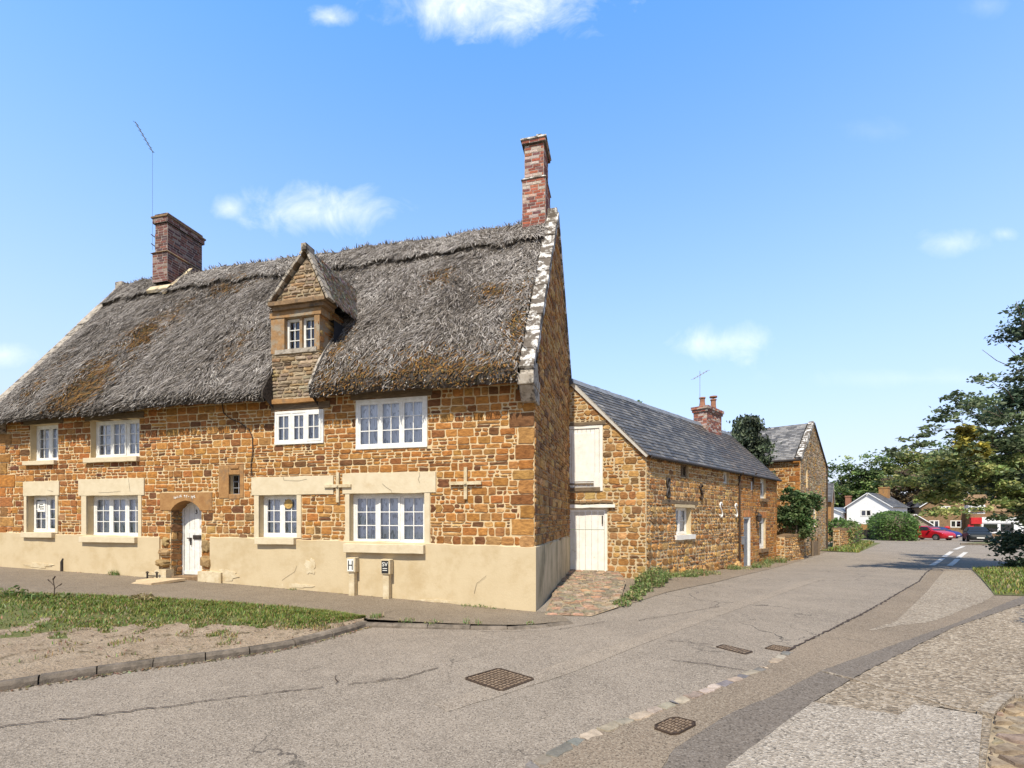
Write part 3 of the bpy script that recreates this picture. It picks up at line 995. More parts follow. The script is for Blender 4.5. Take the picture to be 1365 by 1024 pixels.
masonry(jm, Fr((-7.83, .3, 0), (0, -1, 0), (0, 0, 1), (-1, 0, 0)), [[(.0, .3), (.3, .3), (.3, 1.98), (0, 1.98)]], [], 'gable', 22)
st = dict(STY['rubble'], bev=.03)
for (a, b, c, d, e) in ((-9.08, -8.7, .62, .84, .10), (-9.05, -8.72, .86, 1.08, .06), (-7.83, -7.5, .62, .95, .07), (-8.98, -8.72, 1.1, 1.36, .03), (-7.83, -7.58, .97, 1.3, .02)):
    one_stone(jm, HF, [(a, c), (b, c), (b, d), (a, d)], st, rng, 0, (.36, .24, .12), e)
rough_block(jm, HF, -8.96, -8.68, .2, .60, -.05, .15, rng, 2, j=.02)
rough_block(jm, HF, -9.12, -8.96, .2, .55, -.05, .06, rng, 2, j=.02)
rough_block(jm, HF, -7.84, -7.2, .15, .56, -.05, .085, rng, 2, j=.025)
link('door_jamb', jm, ['stone', 'mortar', 'render_worn'], cot)
door = Mesh()
for a, b in ((-8.71, -8.655), (-7.885, -7.83)):
    HF.box(door, a, b, .3, 2.2, -.36, -.27)
HF.box(door, -8.655, -7.885, 2.1, 2.2, -.36, -.272)
nb_ = 5
for k in range(nb_):
    a, b = -8.65 + .76 * k / nb_, -8.65 + .76 * (k + 1) / nb_
    HF.box(door, a + .004, b - .004, .45, 2.1, -.34, -.295 + r2.uniform(-.002, .002))
HF.box(door, -8.65, -7.89, .43, .52, -.34, -.285)
HF.box(door, -8.65, -7.89, 1.42, 1.5, -.34, -.2945)
dr = link('door', door, 'white', cot, bevel=.004)
mb = Mesh(); HF.box(mb, -8.38, -8.15, 1.28, 1.38, -.3, -.27); HF.box(mb, -8.35, -8.18, 1.31, 1.35, -.27, -.262)
link('letterbox', mb, 'iron', dr, bevel=.004)
mb = Mesh(); HF.box(mb, -8.53, -8.43, 1.29, 1.315, -.3, -.25); HF.box(mb, -8.445, -8.425, 1.14, 1.31, -.275, -.255)
link('latch', mb, 'iron', dr)
mb = Mesh(); text_into(mb, '3', HF, -8.29, 1.93, -.288, .14, 0, .006)
link('house_number', mb, 'black', dr)
mb = Mesh(); rough_block(mb, HF, -8.75, -7.8, .2, .42, -.4, .02, rng, j=.006)
link('door_step', mb, 'ashlar_dark', cot, bevel=.01)

# iron tie crosses, painted cream
for (s, z, t0, t1, s0, s1) in ((-4.24, 2.47, 2.12, 2.76, -4.56, -3.92), (-1.38, 2.48, 2.16, 2.80, -1.71, -1.05)):
    mb = Mesh()
    HF.box(mb, s - .034, s + .034, t0, t1, .02, .062)
    HF.box(mb, s0, s1, z - .034, z + .034, .03, .07)
    mb.tube([HF(s, z, .06), HF(s, z, .1)], .028, 8)
    link('wall_tie', mb, 'render_worn', cot, bevel=.005)
mb = Mesh()
cp = [(-7.22, 4.42), (-7.18, 4.18), (-7.0, 4.04), (-6.74, 3.94), (-6.5, 3.78), (-6.4, 3.6), (-6.39, 3.25), (-6.44, 2.98), (-6.42, 2.74)]
mb.tube([HF(a, b, .035) for a, b in cp], .011, 6)
link('wall_cable', mb, 'cable', cot)
mb = Mesh()
mb.tube([HF(-12.07, .4, .06), HF(-12.07, .70, .06)], .028, 8); mb.tube([HF(-12.07, .70, .06), HF(-12.05, .77, .04)], .02, 8)
link('vent_pipe', mb, 'iron', cot)

# ---- thatch
EA_Y, EA_Z, RI_Y, RI_Z = -.44, 4.24, 3.0, 9.33
SLL = math.hypot(RI_Y - EA_Y, RI_Z - EA_Z)
DS, DN = Vector((0, (RI_Y - EA_Y) / SLL, (RI_Z - EA_Z) / SLL)), Vector((0, -(RI_Z - EA_Z) / SLL, (RI_Y - EA_Y) / SLL))
DORM = (-5.83, -4.71)


def nz3(x, y, z):
    return noise.noise(Vector((x, y, z)))


S0_END = -14.2


def thatch_pt(s, v, off=0.0):
    b = .13 * math.sin(math.pi * min(1, max(0, v))) ** .8
    b += .06 * nz3(s * .7, v * 3, 1.3) + .035 * nz3(s * 2.3, v * 9, 4.1) + .02 * nz3(s * 7, v * 26, 9.2)
    b *= sm((s - S0_END) / .9) * .8 + .2
    b -= .07 * max(0, 1 - v / .04) ** 2
    sag = .06 * math.sin(s * .55 + .6) * v + .03 * nz3(s * .5, 0, 7)
    p = Vector((s, EA_Y, EA_Z)) + DS * (v * SLL) + DN * (b + off)
    p.z += (.05 + .16 * min(1, (s + 14.4) / 6)) * max(0, 1 - v * 1.6) + sag * .7 + .05 * nz3(s * .45, 3.3, 0) * (1 - v)
    return p


def in_dormer(s, v):
    return DORM[0] < s < DORM[1] and v < .36


def ridge_v(s):
    ph = (s * .82) % 1.0
    return .818 + .034 * abs(math.sin(math.pi * s * .78)) + .010 * nz3(s * .9, 2, 2) + .010 * nz3(s * 3, 5, 2)


th = Mesh()
S0, S1, NS, NV = -14.14, -.245, 250, 104
cut_s = []
for i in range(NS + 1):
    s = S0 + (S1 - S0) * i / NS
    cut_s.append(s)
for k in (0, 1):
    j = min(range(len(cut_s)), key=lambda q: abs(cut_s[q] - DORM[k])); cut_s[j] = DORM[k]
grid = [[thatch_pt(s, j / NV, .10 * sm((j / NV - ridge_v(s)) / .004)) for j in range(NV + 1)] for s in cut_s]
vs = [p for col_ in grid for p in col_]
fs = []
for i in range(NS):
    for j in range(NV):
        if in_dormer((cut_s[i] + cut_s[i + 1]) / 2, (j + .5) / NV): continue
        a = i * (NV + 1) + j
        fs.append((a, a + NV + 1, a + NV + 2, a + 1))
th.add(vs, fs)
for i in range(NS):                                                 # butt end of the eaves and its underside
    if in_dormer((cut_s[i] + cut_s[i + 1]) / 2, 0): continue
    a, b = grid[i][0], grid[i + 1][0]
    a1, b1 = a + Vector((0, .05, -.10)), b + Vector((0, .05, -.10))
    th.face([a1, b1, b, a])
    th.face([Vector((a.x, .02, 4.58)), Vector((b.x, .02, 4.58)), b1, a1])
for i in range(0, NS, 5):                                           # back slope
    a, b = cut_s[i], cut_s[min(i + 5, NS)]
    for j in range(12):
        P = lambda s, k: (s, RI_Y + 3.35 * k / 12, grid[0][NV].z + .02 - 3.3 * k / 12 + .04 * nz3(s, k, 3))
        th.face([P(a, j), P(a, j + 1), P(b, j + 1), P(b, j)][::-1])
for i in range(NS):
    a, b = grid[i][NV], grid[i + 1][NV]
    th.face([a, b, (b.x, RI_Y + .06, b.z - .02), (a.x, RI_Y + .06, a.z - .02)])
for s in (S0, S1):
    th.face([(s, EA_Y, EA_Z - .1), (s, RI_Y, RI_Z), (s, 6.3, 6.0), (s, 6.0, 5.6), (s, 0, 4.3)])
for k in (0, 1):                                                    # cut sides of the thatch beside the dormer
    i = min(range(NS + 1), key=lambda q: abs(cut_s[q] - DORM[k]))
    for j in range(int(NV * .36) + 1):
        p, q = grid[i][j], grid[i][j + 1]
        th.face([p, q, q - DN * .38, p - DN * .38])
roof = link('thatched_roof', th, 'thatch_bed', cot, smooth=True)

GREY = [(.05, .041, .033), (.10, .083, .068), (.17, .145, .12), (.23, .20, .17), (.31, .275, .24), (.42, .38, .335), (.13, .107, .084), (.26, .232, .21)]
MOSS = [(.24, .115, .028), (.15, .072, .02), (.29, .155, .04), (.09, .045, .018), (.18, .10, .035), (.10, .08, .028)]


SG = sorted(GREY)


def mossy(s, v):
    q = .5 + .5 * nz3(s * 1.1, v * 5, 6) + .35 * nz3(s * 4, v * 15, 1)
    m = 0
    if s > -4.6: m = max(m, 1.35 - v / .16 - .10 * abs(s + 2) * .3)
    c = -11.55 + 1.6 * v
    m = max(m, 1.45 - abs(s - c) / .75 - max(0, v - .5) * 4)
    m = max(m, 1.1 - math.hypot((s + 1.15) / .5, (v - .47) / .10))
    m = max(m, 1.0 - math.hypot((s + 4.35) / .3, (v - .22) / .18))
    m = max(m, 1.15 - math.hypot((s + .45) / .3, (v - .3) / .3))
    m = max(m, .8 - math.hypot((s + 2.6) / .8, (v - .62) / .14), .75 - math.hypot((s + 7.3) / .7, (v - .3) / .2), .8 - math.hypot((s + 13.2) / .6, (v - .25) / .3))
    m = max(m, .9 - math.hypot((s + 9.2) / 1.2, (v - .8) / .12))
    return m * q > rt.random() * .62


rt = random.Random(77)
bl = Mesh()


def blade(p, d, n, L, w, col, lift, m=0):
    sd = d.cross(n).normalized()
    q0, q1, q2 = p + n * .004, p + d * (L * .5) + n * (lift * .7) + sd * rt.uniform(-.12, .12) * L, p + d * L + n * lift + sd * rt.uniform(-.2, .2) * L
    bl.add([q0 - sd * w * .5, q0 + sd * w * .5, q1 + sd * w * .5, q1 - sd * w * .5, q2 + sd * w * .12, q2 - sd * w * .12], [(0, 1, 2, 3), (3, 2, 4, 5)], m, col)


nb_blades = 0
while nb_blades < 62000:
    s, v = rt.uniform(S0 + .02, S1 - .02), rt.random()
    if DORM[0] - .04 < s < DORM[1] + .03 and v < .345: continue
    nb_blades += 1
    rv = ridge_v(s)
    off = .102 if v > rv + .002 else 0
    p = thatch_pt(s, v, off)
    a = rt.gauss(0, .38) + .75 * nz3(s * 1.4, v * 6, 5)
    d = (-DS * math.cos(a) + Vector((1, 0, 0)) * math.sin(a)).normalized()
    clump = .5 + .42 * nz3(s * 3.2, v * 16, 8) + .62 * nz3(s * .8, v * 3.5, 21)
    if mossy(s, v):
        c = rt.choice(MOSS); L = rt.uniform(.05, .16)
    else:
        k = int(max(0, min(7.99, rt.gauss(2.2 + 3.4 * clump + (1.0 if v > rv else 0), 2.2))))
        c = SG[k]; L = rt.uniform(.09, .30)
    if -.03 < v - rv < -.002 and rt.random() < .6: continue
    if v < .04: L *= .55
    g = rt.uniform(.75, 1.25)
    blade(p, d, DN, L, rt.uniform(.009, .026), tuple(x * g for x in c), rt.uniform(.003, .045))
for i in range(1300):                                               # tufts standing along the ridge
    s = rt.uniform(S0, S1 - .1)
    p = thatch_pt(s, 1.0, .05) + Vector((0, rt.uniform(-.12, .08), -.02))
    d = Vector((rt.uniform(-.8, .8), rt.uniform(-.6, .3), rt.uniform(.3, 1))).normalized()
    blade(p, d, Vector((0, -1, .2)).normalized(), rt.uniform(.04, .12), rt.uniform(.012, .03), rt.choice(GREY), rt.uniform(0, .03))
for i in range(1500):                                               # ragged fringe at the eaves
    s = rt.uniform(S0, S1)
    if DORM[0] - .03 < s < DORM[1] + .03: continue
    p = thatch_pt(s, rt.uniform(0, .015), -.02) + Vector((0, 0, rt.uniform(-.10, .0)))
    d = Vector((rt.gauss(0, .3), rt.uniform(-.9, -.3), rt.uniform(-.9, -.2))).normalized()
    c = rt.choice(MOSS if s > -4.4 and rt.random() < .6 else GREY)
    blade(p, d, DN, rt.uniform(.04, .11), rt.uniform(.012, .024), c, .01)
link('straw', bl, 'thatch', roof)

# ---- stone copings and kneelers
for (a, b, fy0, fz0, apz) in ((-.245, .05, -.32, 4.62, 9.58), (-14.44, -14.10, -.32, 4.50, 9.40)):
    mb = Mesh()
    P0, P1 = Vector((0, fy0, fz0)), Vector((0, 3.03, apz))
    D = (P1 - P0).normalized(); Nn = Vector((0, -D.z, D.y))
    L = (P1 - P0).length; k = 11
    for i in range(k):
        t0, t1 = L * i / k + .006, L * (i + 1) / k - .006
        h = .0 + rng.uniform(-.012, .012)
        sx = rng.uniform(-.012, .012)
        pts = []
        for nn in (-.16, h):
            for (x, t) in ((a + sx, t0), (b + sx, t0), (b + sx, t1), (a + sx, t1)):
                pts.append(Vector((x + rng.uniform(-.006, .006), 0, 0)) + P0 + D * t + Nn * (nn + rng.uniform(-.006, .006)))
        mb.hexa(pts)
    Q1 = Vector((0, 6.15, 6.12)); D2 = (Q1 - P1).normalized(); N2 = Vector((0, -D2.z, D2.y)); L2 = (Q1 - P1).length
    for i in range(8):
        t0, t1 = L2 * i / 8 + .006, L2 * (i + 1) / 8 - .006
        pts = []
        for nn in (.14, -.0):
            for (x, t) in ((a, t0), (a, t1), (b, t1), (b, t0)):
                pts.append(Vector((x, 0, 0)) + P1 + D2 * t + N2 * (nn * 1.0 - .02))
        mb.hexa(pts)
    mb.box(a + .03, b - .02, 2.9, 3.16, apz - .24, apz + .06)
    link('gable_coping', mb, 'lichen_stone' if a > -5 else 'coping_dull', cot, bevel=.012)
    mb = Mesh()
    mb.hexa([(a + .01, -.14, 4.0), (b, -.14, 4.0), (b, .3, 4.0), (a + .01, .3, 4.0), (a + .01, -.36, 4.26), (b, -.36, 4.26), (b, .3, 4.26), (a + .01, .3, 4.26)])
    mb.box(a - .01, b + .01, -.40, .3, 4.262, 4.46)
    mb.hexa([(a + .02, -.34, 4.462), (b - .01, -.34, 4.462), (b - .01, .3, 4.462), (a + .02, .3, 4.462), (a + .02, -.24, 4.6), (b - .01, -.24, 4.6), (b - .01, .1, 4.8), (a + .02, .1, 4.8)])
    link('kneeler', mb, 'coping_dull', cot, bevel=.02)


def brick_box(mb, x0, x1, y0, y1, z0, z1, sty, seed):
    fr4 = (Fr((x0, y0, 0), (1, 0, 0), (0, 0, 1), (0, -1, 0)), Fr((x1, y0, 0), (0, 1, 0), (0, 0, 1), (1, 0, 0)),
           Fr((x1, y1, 0), (-1, 0, 0), (0, 0, 1), (0, 1, 0)), Fr((x0, y1, 0), (0, -1, 0), (0, 0, 1), (-1, 0, 0)))
    for i, f in enumerate(fr4):
        w = (x1 - x0) if i % 2 == 0 else (y1 - y0)
        masonry(mb, f, [[(0, z0), (w, z0), (w, z1), (0, z1)]], [], sty, seed + i)
    mb.face([(x0, y0, z1), (x1, y0, z1), (x1, y1, z1), (x0, y1, z1)], 1)


ch = Mesh()
brick_box(ch, -.83, -.24, 2.72, 3.5, 8.9, 10.33, 'brick', 31)
ch.hexa([(-.86, 2.69, 10.33), (-.21, 2.69, 10.33), (-.21, 3.53, 10.33), (-.86, 3.53, 10.33), (-.78, 2.77, 10.42), (-.29, 2.77, 10.42), (-.29, 3.45, 10.42), (-.78, 3.45, 10.42)], 2)
brick_box(ch, -.78, -.29, 2.77, 3.45, 10.42, 11.22, 'brick', 35)
brick_box(ch, -.84, -.24, 2.71, 3.51, 11.24, 11.32, 'brick', 37)
ch.box(-.87, -.21, 2.68, 3.54, 11.325, 11.36, 2)
brick_box(ch, -.80, -.28, 2.75, 3.47, 11.36, 11.40, 'brick', 39)
for k in range(9):
    x, y = rng.uniform(-.78, -.3), rng.uniform(2.77, 3.4)
    rough_block(ch, Fr((0, y, 0), (1, 0, 0), (0, 0, 1), (0, -1, 0)), x - .07, x + .07, 11.38, 11.41 + rng.uniform(.01, .06), -.06, .04, rng, 2, j=.02)
link('chimney', ch, ['brick', 'brick_mortar', 'lichen_stone'], roof)
ch = Mesh()
brick_box(ch, -12.2, -11.64, 2.36, 3.64, 8.9, 9.78, 'brickd', 41)
ch.hexa([(-12.24, 2.32, 9.78), (-11.6, 2.32, 9.78), (-11.6, 3.68, 9.78), (-12.24, 3.68, 9.78), (-12.15, 2.41, 9.86), (-11.69, 2.41, 9.86), (-11.69, 3.59, 9.86), (-12.15, 3.59, 9.86)], 2)
brick_box(ch, -12.15, -11.69, 2.41, 3.59, 9.86, 10.68, 'brickd', 45)
brick_box(ch, -12.2, -11.64, 2.36, 3.64, 10.69, 10.84, 'brickd', 47)
ch.box(-12.23, -11.61, 2.33, 3.67, 10.845, 10.89, 2)
brick_box(ch, -12.17, -11.67, 2.4, 3.6, 10.89, 10.98, 'brickd', 49)
lc = link('chimney', ch, ['brick', 'brick_mortar', 'ashlar_dark'], roof)
mb = Mesh()
for z in (10.1, 10.38):
    mb.tube([(-12.14, 2.6, z), (-12.32, 2.55, z + .02), (-12.42, 2.5, z + .10)], .014, 6)
mb.tube([(-12.32, 2.55, 10.02), (-12.32, 2.55, 10.5)], .012, 6)
link('aerial_bracket', mb, 'iron', roof)
mb = Mesh()
mb.tube([(-12.37, 2.5, 10.0), (-12.37, 2.5, 13.02)], .0035, 5)
mb.tube([(-12.35, 2.5, 12.98), (-13.04, 2.5, 14.05)], .013, 5)
for k in range(7):
    a = Vector((-12.4, 2.5, 13.05)) + Vector((-.62, 0, .96)) * k / 6
    mb.tube([a - Vector((0, .09, .0)), a + Vector((0, .09, 0))], .005, 4)
link('aerial', mb, 'iron', roof)
mb = Mesh()
for (y0, y1, x0, x1) in ((2.3, 2.36, -12.3, -11.5), (2.3, 3.1, -11.66, -11.56)):
    P = [thatch_pt(x, .80 if y0 == y0 else .9, .12) for x in (x0, x1)]
mb.hexa([(-12.3, 2.28, 8.55), (-11.55, 2.28, 8.55), (-11.55, 2.4, 8.72), (-12.3, 2.4, 8.72), (-12.3, 2.24, 8.62), (-11.5, 2.24, 8.62), (-11.5, 2.38, 8.8), (-12.3, 2.38, 8.8)])
mb.hexa([(-11.68, 2.25, 8.45), (-11.56, 2.25, 8.45), (-11.5, 3.05, 9.55), (-11.62, 3.05, 9.55), (-11.68, 2.22, 8.52), (-11.52, 2.22, 8.52), (-11.46, 3.05, 9.62), (-11.62, 3.05, 9.62)])
link('chimney_flashing', mb, 'render_worn', roof)

# ---- stone dormer
dm = Mesh()
DF = Fr((0, -.06, 0), (1, 0, 0), (0, 0, 1), (0, -1, 0))
dx0, dx1 = -5.86, -4.68
WO = [(-5.54, -5.185, 5.45, 6.15), (-5.125, -4.79, 5.45, 6.15)]
masonry(dm, DF, [[(dx0, 4.36), (dx1, 4.36), (dx1, 5.4), (dx0, 5.4)]], [], 'thin', 51)
masonry(dm, Fr((dx1, -.06, 0), (0, 1, 0), (0, 0, 1), (1, 0, 0)), [[(0, 4.36), (1.5, 4.36), (1.5, 6.42), (0, 6.42)]], [], 'gable', 52)
masonry(dm, Fr((dx0, 1.44, 0), (0, -1, 0), (0, 0, 1), (-1, 0, 0)), [[(0, 4.36), (1.5, 4.36), (1.5, 6.42), (0, 6.42)]], [], 'gable', 53)
# window stage: jambs, mullion, head
rough_block(dm, DF, dx0 - .02, -5.54, 5.4, 6.16, -.3, .012, rng, 2, j=.004)
rough_block(dm, DF, -5.185, -5.125, 5.42, 6.16, -.28, -.03, rng, 2, j=.003)
rough_block(dm, DF, -4.79, dx1 + .02, 5.4, 6.16, -.3, .012, rng, 2, j=.004)
rough_block(dm, DF, dx0 - .04, dx1 + .06, 6.16, 6.3, -.3, .03, rng, 2, j=.006)
rough_block(dm, DF, dx0 + .1, dx1 - .05, 5.36, 5.46, -.3, .04, rng, 3, j=.008)
# dripping cornice and gable
dg0, dg1, dap = -5.83, -4.46, -4.93
rough_block(dm, DF, dg0 + .05, dg1 - .05, 6.3, 6.38, -.3, .09, rng, 4, j=.006)
rough_block(dm, DF, dg0 - .01, dg1 + .01, 6.385, 6.47, -.3, .15, rng, 4, j=.008)
masonry(dm, Fr((0, -.10, 0), (1, 0, 0), (0, 0, 1), (0, -1, 0)), [[(dg0 + .05, 6.47), (dg1 - .05, 6.47), (dap, 7.40)]], [], 'thin', 54)
dorm = link('dormer', dm, ['stone', 'mortar_dark', 'ashlar_worn', 'coping_dull', 'ashlar_dark'], cot)
for k, o in enumerate(WO):
    w = window(dorm, DF, *o, -.2, 1, 2, 3, fw=.03, sw=.04, bar=.016, curtain=None, glass='glass_dark', name='window') if False else None
    f = Mesh()
    a, b, c, d = o
    for (s0, s1, t0, t1) in ((a, a + .05, c, d), (b - .05, b, c, d), (a + .05, b - .05, c, c + .05), (a + .05, b - .05, d - .05, d)):
        DF.box(f, s0, s1, t0, t1, -.15, -.09)
    DF.box(f, (a + b) / 2 - .008, (a + b) / 2 + .008, c + .05, d - .05, -.14, -.105)
    for t in (.34, .67):
        DF.box(f, a + .05, b - .05, c + (d - c) * t - .008, c + (d - c) * t + .008, -.14, -.108)
    f.face([DF(a, c, -.131), DF(b, c, -.131), DF(b, d, -.131), DF(a, d, -.131)], 1)
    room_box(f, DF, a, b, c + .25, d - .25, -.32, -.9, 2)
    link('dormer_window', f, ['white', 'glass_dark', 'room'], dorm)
# dormer roof: two thatch-and-slate slopes with stone verges running back into the thatch
dr_ = Mesh()
ap = Vector((dap, -.20, 7.52))
for sgn, xe in ((-1, dg0 - .04), (1, dg1 + .06)):
    e = Vector((xe, -.20, 6.40))
    up = (ap - e)
    nrm = Vector((up.z * sgn, 0, -up.x * sgn)).normalized()
    nrm = nrm if nrm.z > 0 else -nrm
    back_e, back_a = Vector((0, 1.75, 0)), Vector((0, 2.35, 0))
    nseg = 9
    for i in range(nseg):                                           # slabs of the verge
        p, q = e + up * (i / nseg + .008), e + up * ((i + 1) / nseg - .008)
        j = rng.uniform(-.012, .012)
        h = [p, q, q + Vector((0, .26, 0)), p + Vector((0, .26, 0))]
        pts = [x + nrm * j for x in h] + [x + nrm * (.05 + j) for x in h]
        dr_.hexa(pts, 0)
    nx, ny = 12, 14
    for i in range(nx):
        for k in range(ny):
            def Q(u, v):
                return e + up * u + Vector((0, .24, 0)) + (back_e * (1 - u) + back_a * u) * v + nrm * (.045 + .02 * nz3(u * 7, v * 9, sgn * 3))
            dr_.face([Q(i / nx, k / ny), Q((i + 1) / nx, k / ny), Q((i + 1) / nx, (k + 1) / ny), Q(i / nx, (k + 1) / ny)][::sgn], 1)
    dr_.face([e + Vector((0, .02, 0)), ap + Vector((0, .02, 0)), ap + back_a, e + back_e], 2)
dr_.box(dap - .06, dap + .06, -.24, .05, 7.48, 7.62, 0)
dorm_roof = link('dormer_roof', dr_, ['coping_dull', 'thatch_bed', 'timber'], dorm)
bl = Mesh()
for sgn, xe in ((-1, dg0 - .04), (1, dg1 + .06)):
    e = Vector((xe, -.20, 6.40)); up = ap - e
    nrm = Vector((abs(up.z), 0, abs(up.x))).normalized(); nrm.x *= sgn
    for i in range(2600):
        u, v = rt.random(), rt.random()
        p = e + up * u + Vector((0, .24, 0)) + Vector((0, 1.75 + .6 * u, 0)) * v + nrm * .05
        a = rt.gauss(0, .5)
        d = (-up.normalized() * math.cos(a) + Vector((0, 1, 0)) * math.sin(a)).normalized()
        blade(p, d, nrm, rt.uniform(.08, .22), rt.uniform(.01, .024), tuple(x * rt.uniform(.7, 1.2) for x in rt.choice(GREY + MOSS[:2])), rt.uniform(.004, .03))
link('straw', bl, 'thatch', dorm)
# pale valley fillet where thatch meets the cheek
mb = Mesh()
pp = []
for k in range(12):
    v = .02 + .33 * k / 11
    p = thatch_pt(DORM[1] + .02, v, .02)
    pp.append(p)
for p, q in zip(pp, pp[1:]):
    w = Vector((.055, 0, 0))
    mb.hexa([p, p + w, q + w, q, p + DN * .045, p + w + DN * .045, q + w + DN * .045, q + DN * .045])
link('valley_fillet', mb, 'coping_dull', dorm)

# notice and ornament hung inside the ground-floor windows
mb = Mesh()
HF.box(mb, -13.2, -12.93, 1.95, 2.22, -.125, -.121)
for (a, b, c, d) in ((-13.13, -13.0, 2.13, 2.15), (-13.11, -12.97, 2.07, 2.09), (-13.09, -13.06, 2.0, 2.06), (-13.03, -12.98, 2.01, 2.04), (-13.15, -13.12, 2.04, 2.12)):
    HF.box(mb, a, b, c, d, -.121, -.119, 1)
no = link('paper_notice', mb, ['paper', 'black'], None)
no.matrix_world = CM
tag(no, 'small white paper notice with dark marks in the leftmost ground floor window', 'notice')
mb = Mesh()
mb.lathe([(.095, 0), (.11, .006), (.095, .012), (.06, .012), (.055, .016)], (0, 0, 0), 20)
orn = link('round_ornament', mb, 'gold', None, smooth=False)
orn.matrix_world = CM @ Matrix.Translation((-5.60, .135, 2.1)) @ Matrix.Rotation(R(90), 4, 'X')
tag(orn, 'round straw coloured ornament hung in the narrow white window right of the door', 'ornament')


# ------------------------------------------------------------------ slate-roofed barn and cottage down the lane
def slates(mb, O, S, U, Nn, cl, w, course, rng, pal, m=0, colfn=None):
    O, S, U, Nn = Vector(O), Vector(S), Vector(U), Vector(Nn)
    us = [p[1] for p in cl]; ss = [p[0] for p in cl]
    u, k = min(us), 0
    while u < max(us):
        s = min(ss) - (w / 2 if k % 2 else 0) - rng.uniform(0, .04)
        while s < max(ss):
            ww = w * rng.uniform(.85, 1.15)
            dr = rng.uniform(-.006, .006)
            p = clip_convex([(s + .003, u + dr), (s + ww - .003, u + dr), (s + ww - .003, u + course * 1.25), (s + .003, u + course * 1.25)], cl)
            if len(p) >= 3 and abs(area(p)) > .0008:
                tl = rng.uniform(-.004, .006)
                lift = lambda uu: .022 * (1 - (uu - u) / (course * 1.25)) + tl * .5
                c = colfn(s, u, rng) if colfn else rng.choice(pal)
                g = rng.uniform(.82, 1.18)
                c = tuple(v * g for v in c)
                n = len(p)
                top = [O + S * a + U * b + Nn * lift(b) for a, b in p]
                mb.face(top, m, c)
                mb.face([O + S * p[0][0] + U * p[0][1] - Nn * .005, O + S * p[1][0] + U * p[1][1] - Nn * .005, top[1], top[0]], m, c)
            s += ww
        u += course; k += 1
    mb.face([O + S * a + U * b - Nn * .012 for a, b in cl], m, (.05, .05, .055))


SLATE = [(.075, .073, .072), (.095, .092, .09), (.12, .115, .11), (.06, .058, .058), (.145, .137, .128), (.09, .083, .074)]
TILE = [(.085, .07, .058), (.105, .086, .07), (.072, .062, .054), (.125, .105, .086), (.06, .056, .052)]
KB = Vector((4.04, 14.0, 0)); BS = Vector((.7063, .7079, 0)); BN = Vector((.7079, -.7063, 0)); UPV = Vector((0, 0, 1))
BL = 12.95
BG = Vector((.967, -.254, 0)); GL_ = KB - BG * 4.42
barn = thing('stone_barn_row', 'long slate roofed ironstone barn and cottage with white loft door and S shaped wall ties', 'barn', tuple(KB))
SF = Fr(KB, BS, UPV, BN)
BF = Fr(GL_, BG, UPV, (-.254, -.967, 0))
rng = random.Random(6)
bw = Mesh()
UPD, LOD = (1.86, 3.13, 2.62, 4.66), (1.92, 3.27, .05, 2.1)
masonry(bw, BF, [[(0, -.4), (4.42, -.4), (4.42, 3.82), (0, 3.82)], [(0, 3.82), (4.42, 3.82), (2.21, 6.05)]], [UPD, LOD], 'squared', 61,
        noback=[(1.8, 3.5, 2.1, 2.25), (1.8, 3.2, 4.66, 4.78)], backing=1, reveal=1, depth=.15)
V1, V2, WN = (2.3, 2.92, 3.17, 3.62), (6.05, 6.58, 3.15, 3.60), (1.96, 3.1, 1.22, 2.15)
DRB, WG, WU, VS = (8.3, 9.12, -.42, 1.82), (10.32, 11.2, .36, 1.78), (10.45, 11.2, 2.68, 3.6), (9.2, 9.42, 3.02, 3.4)


def barn_side_col(s, t, r):
    return r.choice(RUBBLE if s < 7.6 else IRON)


masonry(bw, SF, [[(0, 2.25), (7.62, 2.25), (7.62, 3.85), (0, 3.85)]], [V1, V2], 'squared', 62, noback=[(.95, 3.7, 2.2, 2.36)], backing=1, reveal=1, depth=.25)
masonry(bw, SF, [[(0, -.6), (7.62, -.6), (7.62, 2.25), (0, 2.25)]], [WN], 'rubble', 63, noback=[(1.85, 3.4, 2.12, 2.25), (1.88, 3.4, 1.02, 1.22)], backing=1, reveal=2, depth=.25)
masonry(bw, SF, [[(7.62, -.8), (BL, -.8), (BL, 3.85), (7.62, 3.85)]], [DRB, WG, WU, VS], 'coursed', 64,
        noback=[(8.15, 9.3, 1.8, 2.12), (10.2, 11.35, 1.76, 2.12), (10.25, 11.4, .2, .36), (10.35, 11.35, 2.54, 2.68)], backing=1, reveal=1, depth=.2, quoin=[(1, -.6, 3.8)])
e2 = KB + BS * BL
masonry(bw, Fr(e2, -BG, UPV, (.254, .967, 0)), [[(0, -.8), (4.42, -.8), (4.42, 3.82), (0, 3.82)], [(0, 3.82), (4.42, 3.82), (2.21, 6.0)]], [], 'gable', 65)
link('stone_wall', bw, ['stone', 'mortar_pale', 'render'], barn, True)
# boulders at the foot of the wall
fb = Mesh()
for i in range(26):
    s = rng.uniform(.1, 7.4); w = rng.uniform(.2, .5)
    z = terrain(0, (KB + BS * s).y)
    one_stone(fb, SF, [(s, z - .1), (s + w, z - .1), (s + w, z + rng.uniform(.12, .35)), (s, z + rng.uniform(.12, .35))], dict(STY['rubble'], bev=.06), rng, 0, None, rng.uniform(.02, .10))
link('footing_stones', fb, 'stone', barn, True)

